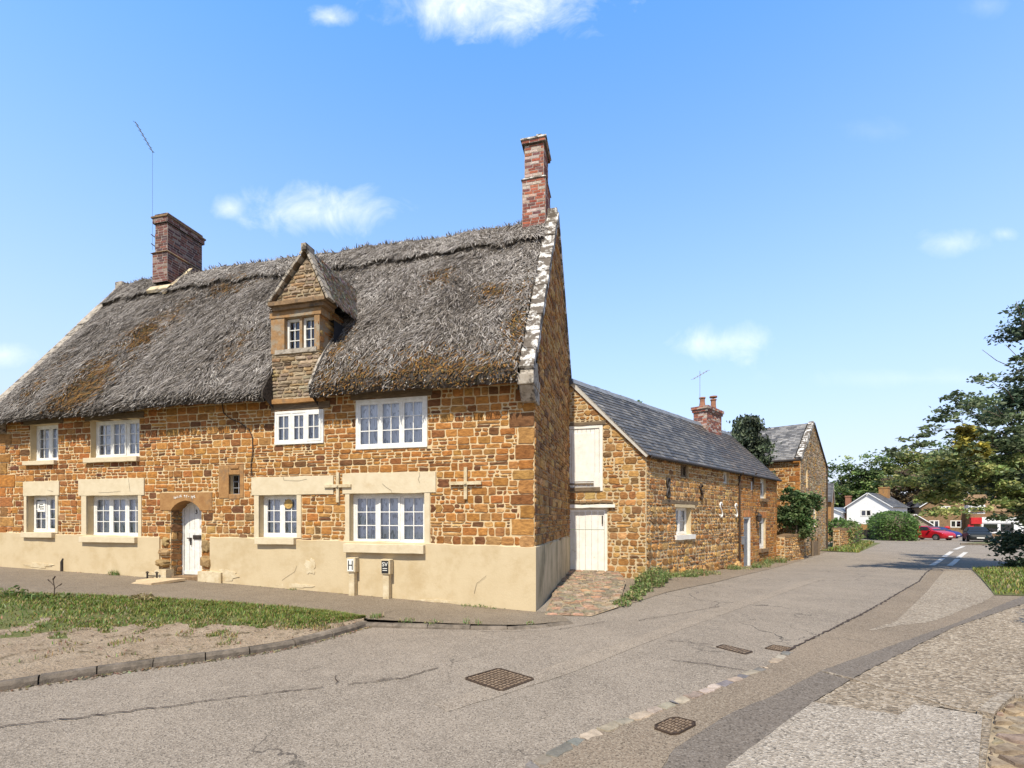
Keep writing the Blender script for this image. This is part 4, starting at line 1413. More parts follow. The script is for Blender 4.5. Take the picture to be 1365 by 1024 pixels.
rf = Mesh()
RW, RH = 1.91, 2.24
SL = math.hypot(RW, RH)
U1 = (-BN * RW + UPV * RH).normalized(); N1 = (BN * RH + UPV * RW).normalized()
U2 = (BN * RW + UPV * RH).normalized(); N2 = (-BN * RH + UPV * RW).normalized()
sh = -1.115
E1 = KB + UPV * 3.83
slates(rf, E1, BS, U1, N1, [(-.10, -.24), (BL + .12, -.24), (BL + sh + .12, SL), (sh - .10, SL)], .27, .17, rng, SLATE,
       colfn=lambda s, u, r: r.choice(TILE if s + .5 * nz3(s, u * 2, 1) > 7.0 else SLATE) if r.random() > .008 else (.2, .19, .18))
E2 = KB - BN * 2 * RW + BS * (2 * sh) + UPV * 3.83
slates(rf, E2, BS, U2, N2, [(-.10, -.24), (BL + .12, -.24), (BL - sh + .12, SL), (-sh - .10, SL)], .3, .25, rng, SLATE)
broof = link('slate_roof', rf, 'slate', barn, True)
mb = Mesh()
R0 = E1 + BS * sh + U1 * SL
for i in range(42):
    a = -.12 + (BL + .24) * i / 42; b = -.12 + (BL + .24) * (i + 1) / 42 - .012
    p, q = R0 + BS * a, R0 + BS * b
    j = rng.uniform(-.008, .008)
    mb.hexa([p - BN * .14 + UPV * (-.12 + j), p + BN * .14 + UPV * (-.12 + j), q + BN * .14 + UPV * (-.12 + j), q - BN * .14 + UPV * (-.12 + j),
             p - BN * .03 + UPV * (.06 + j), p + BN * .03 + UPV * (.06 + j), q + BN * .03 + UPV * (.06 + j), q - BN * .03 + UPV * (.06 + j)])
link('ridge_tiles', mb, 'lead', broof, True)
mb = Mesh()                                                         # painted bargeboard on the near verge
a = E1 + BS * -.10 + U1 * -.2; b = E1 + BS * (sh - .10) + U1 * SL
mb.hexa([a - N1 * .11, a - N1 * .11 + BS * .05, b - N1 * .11 + BS * .05, b - N1 * .11, a + N1 * .005, a + N1 * .005 + BS * .05, b + N1 * .005 + BS * .05, b + N1 * .005])
link('bargeboard', mb, 'white_worn', broof, True)
mb = Mesh()                                                         # gutter
g0, g1 = E1 + U1 * -.2 - UPV * .05 + BN * .03, E1 + U1 * -.2 - UPV * .05 + BN * .03 + BS * (BL + .1)
mb.tube([g0, g1], .055, 8)
for i in range(13):
    p = g0 + BS * (.4 + i); mb.tube([p, p - BN * .16 - UPV * .02], .012, 5)
link('gutter', mb, 'iron', barn, True)


def downpipe(parent, fr, s, t0, t1, n=.07, r=.04, jog=.16):
    mb = Mesh()
    mb.tube([fr(s, t1 + .16, n + jog), fr(s, t1, n), fr(s, t0, n)], r, 8)
    for k in range(3):
        t = t0 + .3 + (t1 - t0 - .4) * k / 2
        mb.tube([fr(s, t, n), fr(s, t + .07, n)], r * 1.3, 8)
    return link('downpipe', mb, 'rust', parent, True)


downpipe(barn, SF, 7.62, -.4, 3.5)
downpipe(barn, SF, 9.28, 3.05, 3.6, r=.03)

# loft door and stable door
rng2 = random.Random(3)


def plank_door(parent, fr, s0, s1, t0, t1, n, k, name, fw=.09, rail=None):
    f = Mesh()
    fr.box(f, s0, s0 + fw, t0, t1, n - .06, n + .02); fr.box(f, s1 - fw, s1, t0, t1, n - .06, n + .02)
    fr.box(f, s0 + fw, s1 - fw, t1 - fw, t1, n - .06, n + .018)
    d = link(name, f, 'white_worn', parent, True, bevel=.005)
    lf = Mesh()
    a, b = s0 + fw + .006, s1 - fw - .006
    for i in range(k):
        x0, x1 = a + (b - a) * i / k, a + (b - a) * (i + 1) / k
        if rail:
            fr.box(lf, x0 + .003, x1 - .003, t0 + .02 + rng2.uniform(0, .02), rail - .008, n - .04, n - .008 + rng2.uniform(-.003, .003))
            fr.box(lf, x0 + .003, x1 - .003, rail + .008, t1 - fw - .006, n - .04, n - .008 + rng2.uniform(-.003, .003))
        else:
            fr.box(lf, x0 + .003, x1 - .003, t0 + .02, t1 - fw - .006, n - .04, n - .008 + rng2.uniform(-.003, .003))
    link('planks', lf, 'white_worn', d, True, bevel=.004)
    return d


ld = plank_door(barn, BF, *UPD, .01, 8, 'loft_door', fw=.10)
mb = Mesh()
BF.box(mb, 2.18, 2.86, 2.92, 4.42, .0, .024)
link('inner_hatch', mb, 'white_worn', ld, True, bevel=.006)
mb = Mesh(); BF.box(mb, 2.0, 2.86, 2.82, 2.87, .02, .045); BF.box(mb, 1.96, 3.06, 2.62, 2.74, .0, .05, 0)
link('hatch_bar', mb, 'timber', ld, True)
sd_ = plank_door(barn, BF, *LOD, -.06, 6, 'stable_door', rail=1.42)
mb = Mesh(); BF.box(mb, 3.1, 3.14, 1.6, 1.86, -.05, -.02)
link('hasp', mb, 'iron', sd_, True)
mb = Mesh(); rough_block(mb, BF, 1.75, 3.5, 2.1, 2.2, -.3, .10, rng, j=.012)
link('timber_lintel', mb, 'white_worn', barn, True)
mb = Mesh(); rough_block(mb, BF, 1.8, 3.22, 4.66, 4.76, -.3, .05, rng, j=.008)
link('timber_lintel', mb, 'timber', barn, True)
for i in range(7):
    pass
mb = Mesh()
for k in range(8):                                                  # broken tile course above the stable door
    s = 1.85 + k * .2
    rough_block(mb, BF, s, s + .19, 2.24 + rng.uniform(0, .03), 2.29 + rng.uniform(0, .03), -.05, .10 + rng.uniform(0, .05), rng, j=.012)
link('tile_drip', mb, 'ashlar_dark', barn, True)
# side openings
window(barn, SF, *WN, -.16, 2, 1, 2, fw=.06, sw=.05, bar=.022, seed=21, world=True)
mb = Mesh(); rough_block(mb, SF, 1.85, 3.3, 1.06, 1.22, -.2, .09, rng, j=.006); link('sill', mb, 'white_worn', barn, True)
mb = Mesh(); rough_block(mb, SF, 1.85, 3.35, 2.14, 2.24, -.2, .035, rng, j=.006); link('lintel', mb, 'render', barn, True)
mb = Mesh(); rough_block(mb, SF, .95, 3.65, 2.25, 2.36, -.2, .03, rng, j=.012); link('timber_lintel', mb, 'timber', barn, True)
for v in (V1, V2):
    window(barn, SF, *v, -.08, 2, 1, 1, fw=.045, sw=.03, curtain=None, glass='glass_dark', seed=22, world=True, paint='timber' if v is V1 else 'white_worn')
window(barn, SF, *WG, -.08, 1, 1, 1, fw=.12, sw=.10, seed=23, world=True)
window(barn, SF, *WU, -.08, 1, 1, 1, fw=.10, sw=.09, seed=24, world=True)
mb = Mesh(); SF.box(mb, 9.2, 9.42, 3.02, 3.4, -.1, -.02); link('vent', mb, 'white_clean', barn, True)
for (a, b, z0, z1, n1) in ((10.22, 11.4, .2, .36, .1), (10.32, 11.36, 2.54, 2.68, .1)):
    mb = Mesh(); rough_block(mb, SF, a, b, z0, z1, -.2, n1, rng, j=.005); link('sill', mb, 'ashlar_dark', barn, True)
for (a, b, z0) in ((8.15, 9.3, 1.82), (10.2, 11.35, 1.78)):
    ab = Mesh()
    k = 12
    for i in range(k):
        s0 = a + (b - a) * i / k
        one_stone(ab, SF, [(s0, z0), (s0 + (b - a) / k, z0), (s0 + (b - a) / k, z0 + .30), (s0, z0 + .30)], STY['brick'], rng, 0, (.42, .19, .07), .01)
    link('brick_arch', ab, 'brick', barn, True)
mb = Mesh()
SF.box(mb, 8.3, 8.38, -.42, 1.82, -.12, -.02); SF.box(mb, 9.03, 9.12, -.42, 1.82, -.12, .0); SF.box(mb, 8.38, 9.03, 1.74, 1.82, -.12, -.021)
cd = link('door_frame', mb, 'white', barn, True)
mb = Mesh(); SF.box(mb, 8.38, 9.03, -.42, 1.74, -.14, -.09); link('door', mb, 'lead', cd, True)
mb = Mesh()
SF.box(mb, 9.7, 9.78, 1.98, 2.03, 0, .16)
mb.lathe([(.03, 0), (.10, .06), (.11, .26), (.13, .28), (.02, .4)], tuple(SF(9.74, 1.6, .17)), 8)
link('wall_lantern', mb, 'iron', barn, True)
mb = Mesh(); SF.box(mb, 7.98, 8.22, .66, 1.0, 0, .14); link('meter_box', mb, 'lead', barn, True, bevel=.01)


def s_tie(s, t, h, r, fig8, m):
    mb = Mesh()
    q = h / 4
    pts = []
    if fig8:
        for k in range(33):
            a = 2 * math.pi * k / 32
            pts.append(SF(s + q * .62 * math.sin(2 * a), t + q * 1.95 * math.cos(a), .05))
    else:
        for k in range(25):
            a = k / 24
            ang = math.pi * (-.15 + 1.45 * a * 2) if a <= .5 else math.pi * (1.3 - 1.45 * (a - .5) * 2)
            if a <= .5: pts.append(SF(s + q * .8 * math.cos(ang), t + q + q * .9 * math.sin(ang), .05))
            else: pts.append(SF(s + q * .8 * math.cos(ang + math.pi) * -1 * -1, t - q + q * .9 * -math.sin(ang + math.pi) * -1, .05))
        pts = [SF(s + q * .85 * x, t + q * y, .05) for x, y in ((.9, 1.35), (.55, 1.85), (0, 2), (-.6, 1.8), (-.95, 1.3), (-.75, .75), (-.2, .3), (.3, -.2), (.8, -.7), (.95, -1.3), (.6, -1.8), (0, -2), (-.6, -1.85), (-.95, -1.4))]
    mb.tube(pts, r, 6)
    link('wall_tie', mb, m, barn, True)


s_tie(1.33, 2.75, .62, .035, True, 'iron')
s_tie(3.87, 2.72, .52, .035, False, 'rust')
s_tie(5.68, 2.1, .56, .032, False, 'white_worn')
s_tie(7.28, 2.1, .54, .032, False, 'white_worn')

# barn chimney and pots
ch = Mesh()
cw = R0 + BS * 10.35
CF = lambda off, S_, N_: Fr(off, S_, UPV, N_)


def skew_brick(mb, c, S_, N_, w, d, z0, z1, sty, seed):
    for i, (o, s, n, L) in enumerate(((c + N_ * d / 2 - S_ * w / 2, S_, N_, w), (c - N_ * d / 2 + S_ * w / 2, -S_, -N_, w),
                                      (c + N_ * d / 2 + S_ * w / 2, -N_, S_, d), (c - N_ * d / 2 - S_ * w / 2, N_, -S_, d))):
        masonry(mb, Fr((o.x, o.y, 0), s, UPV, n), [[(0, z0), (L, z0), (L, z1), (0, z1)]], [], sty, seed + i)
    q = [c + N_ * d / 2 - S_ * w / 2, c + N_ * d / 2 + S_ * w / 2, c - N_ * d / 2 + S_ * w / 2, c - N_ * d / 2 - S_ * w / 2]
    mb.face([(p.x, p.y, z1) for p in q], 1); mb.face([(p.x, p.y, z0) for p in q], 1)


skew_brick(ch, cw, BS, BN, 1.7, .62, 5.4, 6.62, 'brick', 71)
skew_brick(ch, cw, BS, BN, 1.8, .72, 6.63, 6.74, 'brick', 75)
skew_brick(ch, cw, BS, BN, 1.9, .80, 6.745, 6.88, 'brick', 79)
bch = link('chimney', ch, ['brick', 'brick_mortar'], broof, True)
for (o, h, r) in ((-.62, .45, .13), (.02, .16, .12), (.25, .2, .12), (.66, .6, .13)):
    mb = Mesh(); p = cw + BS * o
    mb.lathe([(r, 0), (r * 1.15, .04), (r * .92, h * .5), (r * .9, h - .06), (r * 1.15, h - .05), (r * 1.12, h), (r * .8, h)], (p.x, p.y, 6.88), 10)
    if h > .55: mb.lathe([(.03, h), (.03, h + .08), (.18, h + .08), (.18, h + .14), (.03, h + .14)], (p.x, p.y, 6.88), 10)
    link('chimney_pot', mb, 'pot', bch, True)
mb = Mesh(); p = cw - BS * .88
mb.tube([(p.x, p.y, 6.6), (p.x, p.y, 8.5)], .012, 5)
a, b = Vector((p.x - .35, p.y - .1, 8.1)), Vector((p.x + .4, p.y + .1, 8.55))
mb.tube([a, b], .014, 5)
for k in range(6):
    c = a + (b - a) * k / 5
    mb.tube([c - Vector((.07, -.07, .0)), c + Vector((.07, -.07, 0))], .008, 4)
link('aerial', mb, 'grey_pipe', broof, True)


# ------------------------------------------------------------------ gable-end house beyond
H2 = Vector((15.5, 25.0, 0)); G2 = Vector((.666, .746, 0)); L2v = Vector((-.746, .666, 0)); GW = 8.6
far = thing('gable_end_house', 'tall ironstone house with stone gable to the lane and slate roof beyond the barn', 'house', tuple(H2))
hw_ = Mesh()
gf = Fr(H2, G2, UPV, (.746, -.666, 0)); lf_ = Fr(H2, L2v, UPV, (-.666, -.746, 0))
apx = 3.7
GO = [(1.5, 2.0, 3.5, 4.6), (3.9, 4.7, 1.2, 2.6)]
masonry(hw_, gf, [[(0, -.8), (GW, -.8), (GW, 5.3), (0, 5.1)], [(0, 5.1), (GW, 5.3), (apx, 7.5)]], GO, 'gable', 81, reveal=1, depth=.15, colfn=lambda s, t, r: r.choice(TAN + RUBBLE[:2] + TAN[:3]))
masonry(hw_, lf_, [[(0, -.8), (8, -.8), (8, 5.0), (0, 5.0)]], [], 'coursed', 82, quoin=[(-1, -.6, 4.9)])
link('stone_wall', hw_, ['stone', 'mortar', 'render'], far, True)
for o in GO:
    window(far, gf, *o, -.06, 1, 1, 2, fw=.1, sw=.08, curtain=None, glass='glass_dark', seed=9, world=True)
rf = Mesh()
eave, rid = H2 + UPV * 5.0, H2 + G2 * apx + UPV * 7.45
U = (rid - eave); SLh = U.length; U.normalize()
nn = L2v.cross(U); nn = nn if nn.z > 0 else -nn
slates(rf, eave, L2v, U, nn, [(.3, -.25), (8.2, -.25), (8.2, SLh), (.3, SLh)], .3, .2, rng, [(.15, .145, .14), (.20, .193, .187), (.115, .11, .107), (.25, .24, .23)])
ev2 = H2 + G2 * GW + UPV * 5.2
U_ = (rid - ev2); S2 = U_.length; U_.normalize(); n2 = L2v.cross(U_); n2 = n2 if n2.z > 0 else -n2
slates(rf, ev2, L2v, U_, n2, [(-.1, -.25), (8.2, -.25), (8.2, S2), (-.1, S2)], .3, .25, rng, SLATE)
link('slate_roof', rf, 'slate', far, True)
mb = Mesh()                                                         # raised stone parapet on the near gable slope
for i in range(9):
    t0, t1 = SLh * i / 9 - .1, SLh * (i + 1) / 9 - .11
    p, q = eave + U * t0, eave + U * t1
    j = rng.uniform(-.01, .02)
    A = -L2v * .08; B = L2v * .2
    mb.hexa([p + A - nn * .1, q + A - nn * .1, q + B - nn * .1, p + B - nn * .1, p + A + nn * (.16 + j), q + A + nn * (.16 + j), q + B + nn * (.16 + j), p + B + nn * (.16 + j)])
link('gable_coping', mb, 'lichen_stone', far, True, bevel=.02)
mb = Mesh(); mb.tube([eave + U * -.2, eave + U * -.2 + L2v * 8], .06, 6); link('gutter', mb, 'iron', far, True)
mb = Mesh(); mb.tube([gf(GW - .1, 5.3, .06), gf(GW - .1, -.4, .06)], .05, 6); link('downpipe', mb, 'rust', far, True)
mb = Mesh(); mb.tube([lf_(1.9, 4.9, .06), lf_(1.9, -.4, .06)], .05, 6); link('downpipe', mb, 'rust', far, True)

# low ironstone walls along the lane
def stone_wall(name, label, pts, h, th_, seed, z0=None):
    mb = Mesh()
    base = Vector((pts[0][0], pts[0][1], 0))
    t = thing(name, label, 'wall', tuple(base))
    cp = Mesh()
    r = random.Random(seed)
    for k, (a, b) in enumerate(zip(pts, pts[1:])):
        a, b = Vector((*a, 0)), Vector((*b, 0))
        L = (b - a).length; S_ = (b - a) / L; N_ = Vector((S_.y, -S_.x, 0))
        zb = min(terrain(a.x, a.y), terrain(b.x, b.y)) - .2
        for (o, s, n) in ((a + N_ * th_ / 2, S_, N_), (b - N_ * th_ / 2, -S_, -N_)):
            masonry(mb, Fr(o, s, UPV, n), [[(0, zb), (L, zb), (L, h), (0, h)]], [], 'rubble', seed + k)
        for (o, s, n) in ((a - N_ * th_ / 2, N_, -S_), (b + N_ * th_ / 2, -N_, S_)):
            masonry(mb, Fr(o, s, UPV, n), [[(0, zb), (th_, zb), (th_, h), (0, h)]], [], 'rubble', seed + k + 9)
        n_ = max(2, int(L / .4))
        for i in range(n_):
            rough_block(cp, Fr(a, S_, UPV, N_), L * i / n_ + .01, L * (i + 1) / n_ - .01, h - .02, h + r.uniform(.06, .14), -th_ / 2 - .03, th_ / 2 + .03, r, j=.015)
    link('stonework', mb, ['stone', 'mortar_pale'], t, True)
    link('coping_stones', cp, 'ashlar_dark', t, True)
    return t


stone_wall('garden_wall', 'short broken ironstone wall between the slate roofed cottage end and the leafy shrub', [(13.25, 22.95), (15.1, 24.4)], .85, .4, 91)
stone_wall('garden_wall', 'creeper covered low stone wall past the tall gable house', [(22.6, 32.4), (27.6, 37.2)], .95, .4, 95)
gt = thing('wooden_gate', 'weathered board gate at the foot of the tall stone gable', 'gate', (17.1, 26.2, -.4))
mb = Mesh()
for k in range(6):
    p = Vector((16.75 + k * .13, 25.9 + k * .12, 0))
    d = Vector((.11, .10, 0)); n_ = Vector((.03, -.03, 0))
    z1 = .85 + rng.uniform(-.04, .04)
    mb.hexa([p, p + d, p + d - n_, p - n_, p + UPV * z1, p + d + UPV * z1, p + d - n_ + UPV * z1, p - n_ + UPV * z1])
    mb.v[-8:] = [(x, y, z - .4) for x, y, z in mb.v[-8:]]
link('boards', mb, 'timber', gt, True)
mb = Mesh()
for k in (0, 1):
    p = Vector((16.68 + k * .86, 25.84 + k * .79, 0))
    mb.box(p.x - .05, p.x + .05, p.y - .05, p.y + .05, -.5, .65)
link('post', mb, 'timber', gt, True)


# ------------------------------------------------------------------ buildings in the distance
def plain_house(name, label, cat, c, wdir, w, d, zb, ze, za, wallm, roofpal, wins=(), base_h=None, basem=None, seed=1, overhang=.25):
    """gable front centred at c (x, y), wdir = left-to-right along the gable, depth d behind it"""
    S_ = Vector((*wdir, 0)).normalized(); N_ = Vector((S_.y, -S_.x, 0)); c = Vector((*c, 0))
    t = thing(name, label, cat, (c.x, c.y, zb))
    f = Fr(c - S_ * w / 2, S_, UPV, N_)
    mb = Mesh()
    z0 = base_h if base_h is not None else zb
    mb.prism([(0, z0), (w, z0), (w, ze), (w / 2, za), (0, ze)], lambda s, q, dd: f(s, q, dd), -d, 0)
    link('wall', mb, wallm, t, True)
    if base_h is not None:
        b = Mesh(); f.box(b, -.04, w + .04, zb - .3, base_h, -d - .04, .04); link('base_wall', b, basem, t, True)
    r = random.Random(seed); rf_ = Mesh()
    for sg in (0, 1):
        e = f(0 if sg == 0 else w, ze, overhang); top = f(w / 2, za, overhang)
        u = top - e; L = u.length; u = u / L
        nn_ = N_.cross(u); nn_ = nn_ if nn_.z > 0 else -nn_
        slates(rf_, e + nn_ * .1, -N_, u, nn_, [(0, -.3), (d + 2 * overhang, -.3), (d + 2 * overhang, L), (0, L)], .4, .3, r, roofpal)
        rf_.hexa([e - u * .3, e - u * .3 - N_ * .06, top - N_ * .06, top, e - u * .3 + nn_ * .1, e - u * .3 - N_ * .06 + nn_ * .1, top - N_ * .06 + nn_ * .1, top + nn_ * .1], 1)
    link('roof', rf_, ['slate', 'white_clean'], t, True)
    for (a, b, c0, d0) in wins:
        window(t, f, a, b, c0, d0, .03, 2 if b - a > .9 else 1, 1, 1, fw=.07, sw=.05, curtain=None, glass='glass_dark', world=True, seed=seed)
    return t, f


bun, bf = plain_house('white_bungalow', 'white rendered gabled bungalow with grey roof at the bend of the lane', 'bungalow', (45.7, 59.7), (.62, -.785), 4.6, 8, -.8, 3.2, 4.9, 'white_clean',
                      SLATE, wins=[(1.5, 2.7, 1.95, 2.8)], base_h=.95, basem='ashlar', seed=3)
for (o, dd, z0, z1, w, m, nm) in ((-.35, -.6, .5, 4.7, .55, 'pot', 'chimney'), (2.2, -5, 4.0, 5.9, 1.0, 'ashlar', 'chimney')):
    mb = Mesh(); bf.box(mb, o, o + w, z0, z1 - .18, dd - w, dd); bf.box(mb, o - .05, o + w + .05, z1 - .18, z1, dd - w - .05, dd + .05)
    link(nm, mb, m, bun, True)
ext, ef = plain_house('lean_to', 'pale lean-to with blue grey roof against the left side of the white bungalow', 'outbuilding', (42.6, 62.2), (.62, -.785), 2.4, 5, -.8, 2.5, 3.1, 'white_clean',
                      [(.16, .18, .22), (.2, .22, .26)], wins=[(1.5, 2.0, 1.1, 1.9)], seed=5)
sml, sf_ = plain_house('stone_cottage', 'small ironstone cottage with a white window half hidden behind the tall gable house', 'cottage', (30.6, 44.4), (.6, .8), 5.2, 8, -.5, 3.3, 5.0, 'ashlar',
                       SLATE, seed=6, overhang=.1)
c0 = sf_(0, 0, -8)
window(sml, Fr(c0, (.8, -.6, 0), UPV, (-.6, -.8, 0)), 6.9, 7.4, 1.5, 2.6, .04, 1, 1, 1, fw=.1, sw=.06, curtain=None, glass='glass', world=True, paint='white_clean')
gd = thing('garage_gate', 'dark timber garage doors set low beneath the white bungalow', 'gate', (39.2, 51.2, -.6))
mb = Mesh()
ggf = Fr((38.5, 51.4, 0), (.75, -.66, 0), UPV, (-.66, -.75, 0))
for k in range(8):
    ggf.box(mb, k * .26, k * .26 + .25, -.7, .45, 0, .05)
link('boards', mb, 'black', gd, True)
mb = Mesh(); ggf.box(mb, 2.1, 2.5, -.8, .75, -.3, .1); ggf.box(mb, -.35, -.03, -.8, .6, -.3, .1); link('pier', mb, 'ashlar', gd, True)

vil, vf = plain_house('village_house', 'brown stone house with small windows behind the red hatchback', 'house', (61.2, 65.5), (.9, -.43), 5.6, 8, -.9, 3.4, 5.6, 'ashlar_dark', TILE,
                      wins=[(.9, 2.0, .4, 1.4), (3.2, 4.4, .4, 1.4), (2.2, 3.2, 2.5, 3.4)], seed=7)
gar, gf2 = plain_house('garage_shed', 'low tan roofed shed between the hedge and the brown stone house', 'shed', (55.0, 63.5), (.9, -.43), 3.4, 5, -.9, .9, 2.2, 'concrete', [(.34, .26, .17), (.3, .23, .15)], seed=8)
shop = thing('village_shop', 'shop with a white sign, red awning end and grey dormer behind the tree', 'shop', (64.5, 64.0, -.8))
shf = Fr((62.3, 63.2, 0), (.9, -.43, 0), UPV, (-.43, -.9, 0))
mb = Mesh(); shf.box(mb, 0, 7.5, -.9, 2.6, -6, 0); link('wall', mb, 'ashlar_dark', shop, True)
mb = Mesh(); shf.box(mb, 1.1, 7.0, 1.1, 1.85, .0, .14)
sgn_ = link('fascia_sign', mb, 'white_clean', shop, True)
mb = Mesh(); r3 = random.Random(2)
s = 1.6
while s < 5.0:                                                      # lettering too far off to read: dark marks
    w = r3.uniform(.14, .3)
    shf.box(mb, s, s + .06, 1.32, 1.32 + r3.uniform(.15, .34), .14, .16); shf.box(mb, s + .06, s + w, 1.32 + r3.uniform(0, .2), 1.42 + r3.uniform(0, .18), .14, .158)
    s += w + r3.uniform(.06, .25)
link('sign_marks', mb, 'black', sgn_, True)
mb = Mesh(); shf.box(mb, -.1, 1.0, .95, 1.8, .0, .5); shf.box(mb, -.35, .25, .3, .85, 0, .3); link('awning', mb, 'red_sign', shop, True)
mb = Mesh(); shf.box(mb, 1.1, 6.8, -.3, 1.08, .0, .06); link('shopfront', mb, 'white_clean', shop, True)
mb = Mesh(); shf.box(mb, 1.3, 2.7, -.1, .95, .06, .075); shf.box(mb, 3.0, 4.3, -.1, .95, .06, .075); link('shop_window', mb, 'glass_dark', shop, True)
mb = Mesh(); shf.box(mb, 3.0, 4.2, -.1, .8, .076, .08); link('window_poster', mb, 'black', shop, True)
mb = Mesh(); shf.box(mb, -.2, 1.5, 2.3, 3.5, -1.4, .0)
dmr = link('shop_dormer', mb, 'white_clean', shop, True)
mb = Mesh(); shf.box(mb, .0, 1.3, 2.45, 3.1, .0, .03); link('pane', mb, 'glass_dark', dmr, True)
mb = Mesh()
mb.prism([(0, 2.6), (7.7, 2.6), (7.7, 5.0), (0, 5.0)], lambda s, q, dd: shf(s, q, -(q - 2.6) * 1.1 + dd), -.1, .1)
link('roof', mb, 'ashlar_dark', shop, True)


# ------------------------------------------------------------------ ground
def ground_z(x, y):
    return terrain(x, y) - .05


gm = Mesh()
ys = [-60, -30, -15] + list(range(-10, 75, 2)) + [80, 95, 120, 160, 220, 300, 400]
xs = [-400, -250, -150, -90] + list(range(-60, 84, 6)) + [100, 140, 200, 300, 400]
for a, b in zip(xs, xs[1:]):
    for c, d in zip(ys, ys[1:]):
        gm.face([(a, c, ground_z(a, c)), (b, c, ground_z(b, c)), (b, d, ground_z(b, d)), (a, d, ground_z(a, d))])
link('ground', gm, 'field', kind='structure')
sheet('road', [(-30, -14), (40, -14), (60, 20), (75, 62), (30, 62), (12, 26), (5, 16.2), (4.2, 14.3), (-14, 14.3), (-30, 12)], 0, 'road', cell=1.0)

KERB = [(-18, -4.0), (-9.5, 1.5), (-5.4, 4.9), (-4.6, 5.55), (-3.9, 5.95), (-3.1, 6.6), (-2.47, 7.75)]
EDGE = [(-17, 9.9, .62), (-12.5, 8.7, .53), (-9.2, 8.37, .45), (-7.35, 8.56, .35), (-5.25, 8.5, .25), (-3.33, 8.18, .15), (-2.47, 7.80, .10)]


def catmull(P, t):
    n = len(P) - 1
    i = min(int(t), n - 1); u = t - i
    p0, p1, p2, p3 = (Vector(P[max(0, min(n, k))]) for k in (i - 1, i, i + 1, i + 2))
    return .5 * ((2 * p1) + (p2 - p0) * u + (2 * p0 - 5 * p1 + 4 * p2 - p3) * u * u + (3 * p1 - p0 - 3 * p2 + p3) * u ** 3)


KB3 = [(x, y, .080) for x, y in KERB]


def bank_pt(t, w):
    a, b = catmull(EDGE, t), catmull(KB3, t)
    p = a + (b - a) * w
    p.z += .05 * math.sin(math.pi * w) + .025 * nz3(p.x * 1.3, p.y * 1.3, 2) * min(1, 5 * w) * min(1, 5 * (1 - w)) + .012 * nz3(p.x * 6, p.y * 6, 5) * min(1, 8 * (1 - w))
    return p


def pave_pt(t, w):
    """t runs along the cottage (0-6 on the bank, then beside the lane), w from the wall to the kerb"""
    lx = interp(t, [(0, -19), (1, -15), (2, -11), (3, -8.6), (4, -6.2), (5, -3.9), (6, -2.7), (7, -1.3), (8, .0), (9, .45)])
    p = CM @ Vector((lx, 0, 0)); p.z = base_z(lx) if lx < 0 else 0.0
    if t <= 6: o = catmull(EDGE, t)
    else:
        o = catmull([EDGE[-1], (-1.05, 7.62, .07), (.1, 7.6, .05), (1.0, 7.98, .03)], t - 6)
    q = p + (o - p) * w
    if lx < 0 and w < .001: q = q + (p - o).normalized() * .1
    return q


def grass_limit(p):
    """how far down the bank the grass reaches before bare earth"""
    return .64 + .10 * nz3(p.x * .9, p.y * .9, 3) + .24 * nz3(p.x * 3, p.y * 3, 8) + (.10 if p.x > -3.4 else 0) + (.12 if p.x < -7 else 0)


bk, tf = Mesh(), Mesh()
NT, NW = 150, 34
pts = [[bank_pt(6.0 * i / NT, j / NW) for j in range(NW + 1)] for i in range(NT + 1)]
for i in range(NT):
    for j in range(NW):
        c = (pts[i][j] + pts[i + 1][j + 1]) / 2
        m = 1 if (j + .5) / NW < grass_limit(c) - .02 else 0
        bk.face([pts[i][j], pts[i + 1][j], pts[i + 1][j + 1], pts[i][j + 1]][::-1], m)
link('grass_bank', bk, ['dirt', 'turf'], kind='structure', smooth=True)
pv = Mesh()
for i in range(90):
    for j in range(10):
        a, b = 9 * i / 90, 9 * (i + 1) / 90
        q = [pave_pt(a, j / 10), pave_pt(b, j / 10), pave_pt(b, (j + 1) / 10), pave_pt(a, (j + 1) / 10)]
        if i >= 60 and j == 9: pass
        pv.face(q[::-1])
link('pavement', pv, 'pave', kind='structure', smooth=True)

kb = Mesh(); rk = random.Random(12)


def kerb_run(P, tlen, h, w, L):
    t, acc = 0.0, []
    N = 900
    last = None; total = 0
    path = []
    for i in range(N + 1):
        p = catmull(P, (len(P) - 1) * i / N)
        if last is not None: total += (p - last).length
        path.append((total, p)); last = p
    def at(s):
        s = max(0, min(total, s)); k = min(range(len(path)), key=lambda q: abs(path[q][0] - s)); return path[k][1]
    s = 0
    while s < total - .05:
        e = min(total, s + L * rk.uniform(.75, 1.2))
        n = max(1, int((e - s) / .3))
        ss = [s + .006 + (e - s - .012) * k / n for k in range(n + 1)]
        dz = rk.uniform(-.01, .01); dn = rk.uniform(-.01, .01)
        prof = []
        for x in ss:
            p = at(x); d = (at(x + .1) - at(x - .1)); d.z = 0; d.normalize(); nn_ = Vector((d.y, -d.x, 0))
            hh = h(p) + dz
            j = lambda: rk.uniform(-.006, .006)
            o = p + nn_ * dn
            prof.append([Vector((o.x, o.y, -.08)) + nn_ * (.0), Vector((o.x, o.y, hh + j())), Vector((o.x, o.y, hh + j())) + nn_ * (w - .03), Vector((o.x, o.y, hh - .035 + j())) + nn_ * (w + j()), Vector((o.x, o.y, -.08)) + nn_ * (w + .015)])
        vs = [q for r in prof for q in r]
        fs = [(a * 5 + k, a * 5 + (k + 1) % 5, (a + 1) * 5 + (k + 1) % 5, (a + 1) * 5 + k) for a in range(n) for k in range(5)]
        fs += [(4, 3, 2, 1, 0), tuple(n * 5 + k for k in range(5))]
        kb.add(vs, fs)
        s = e


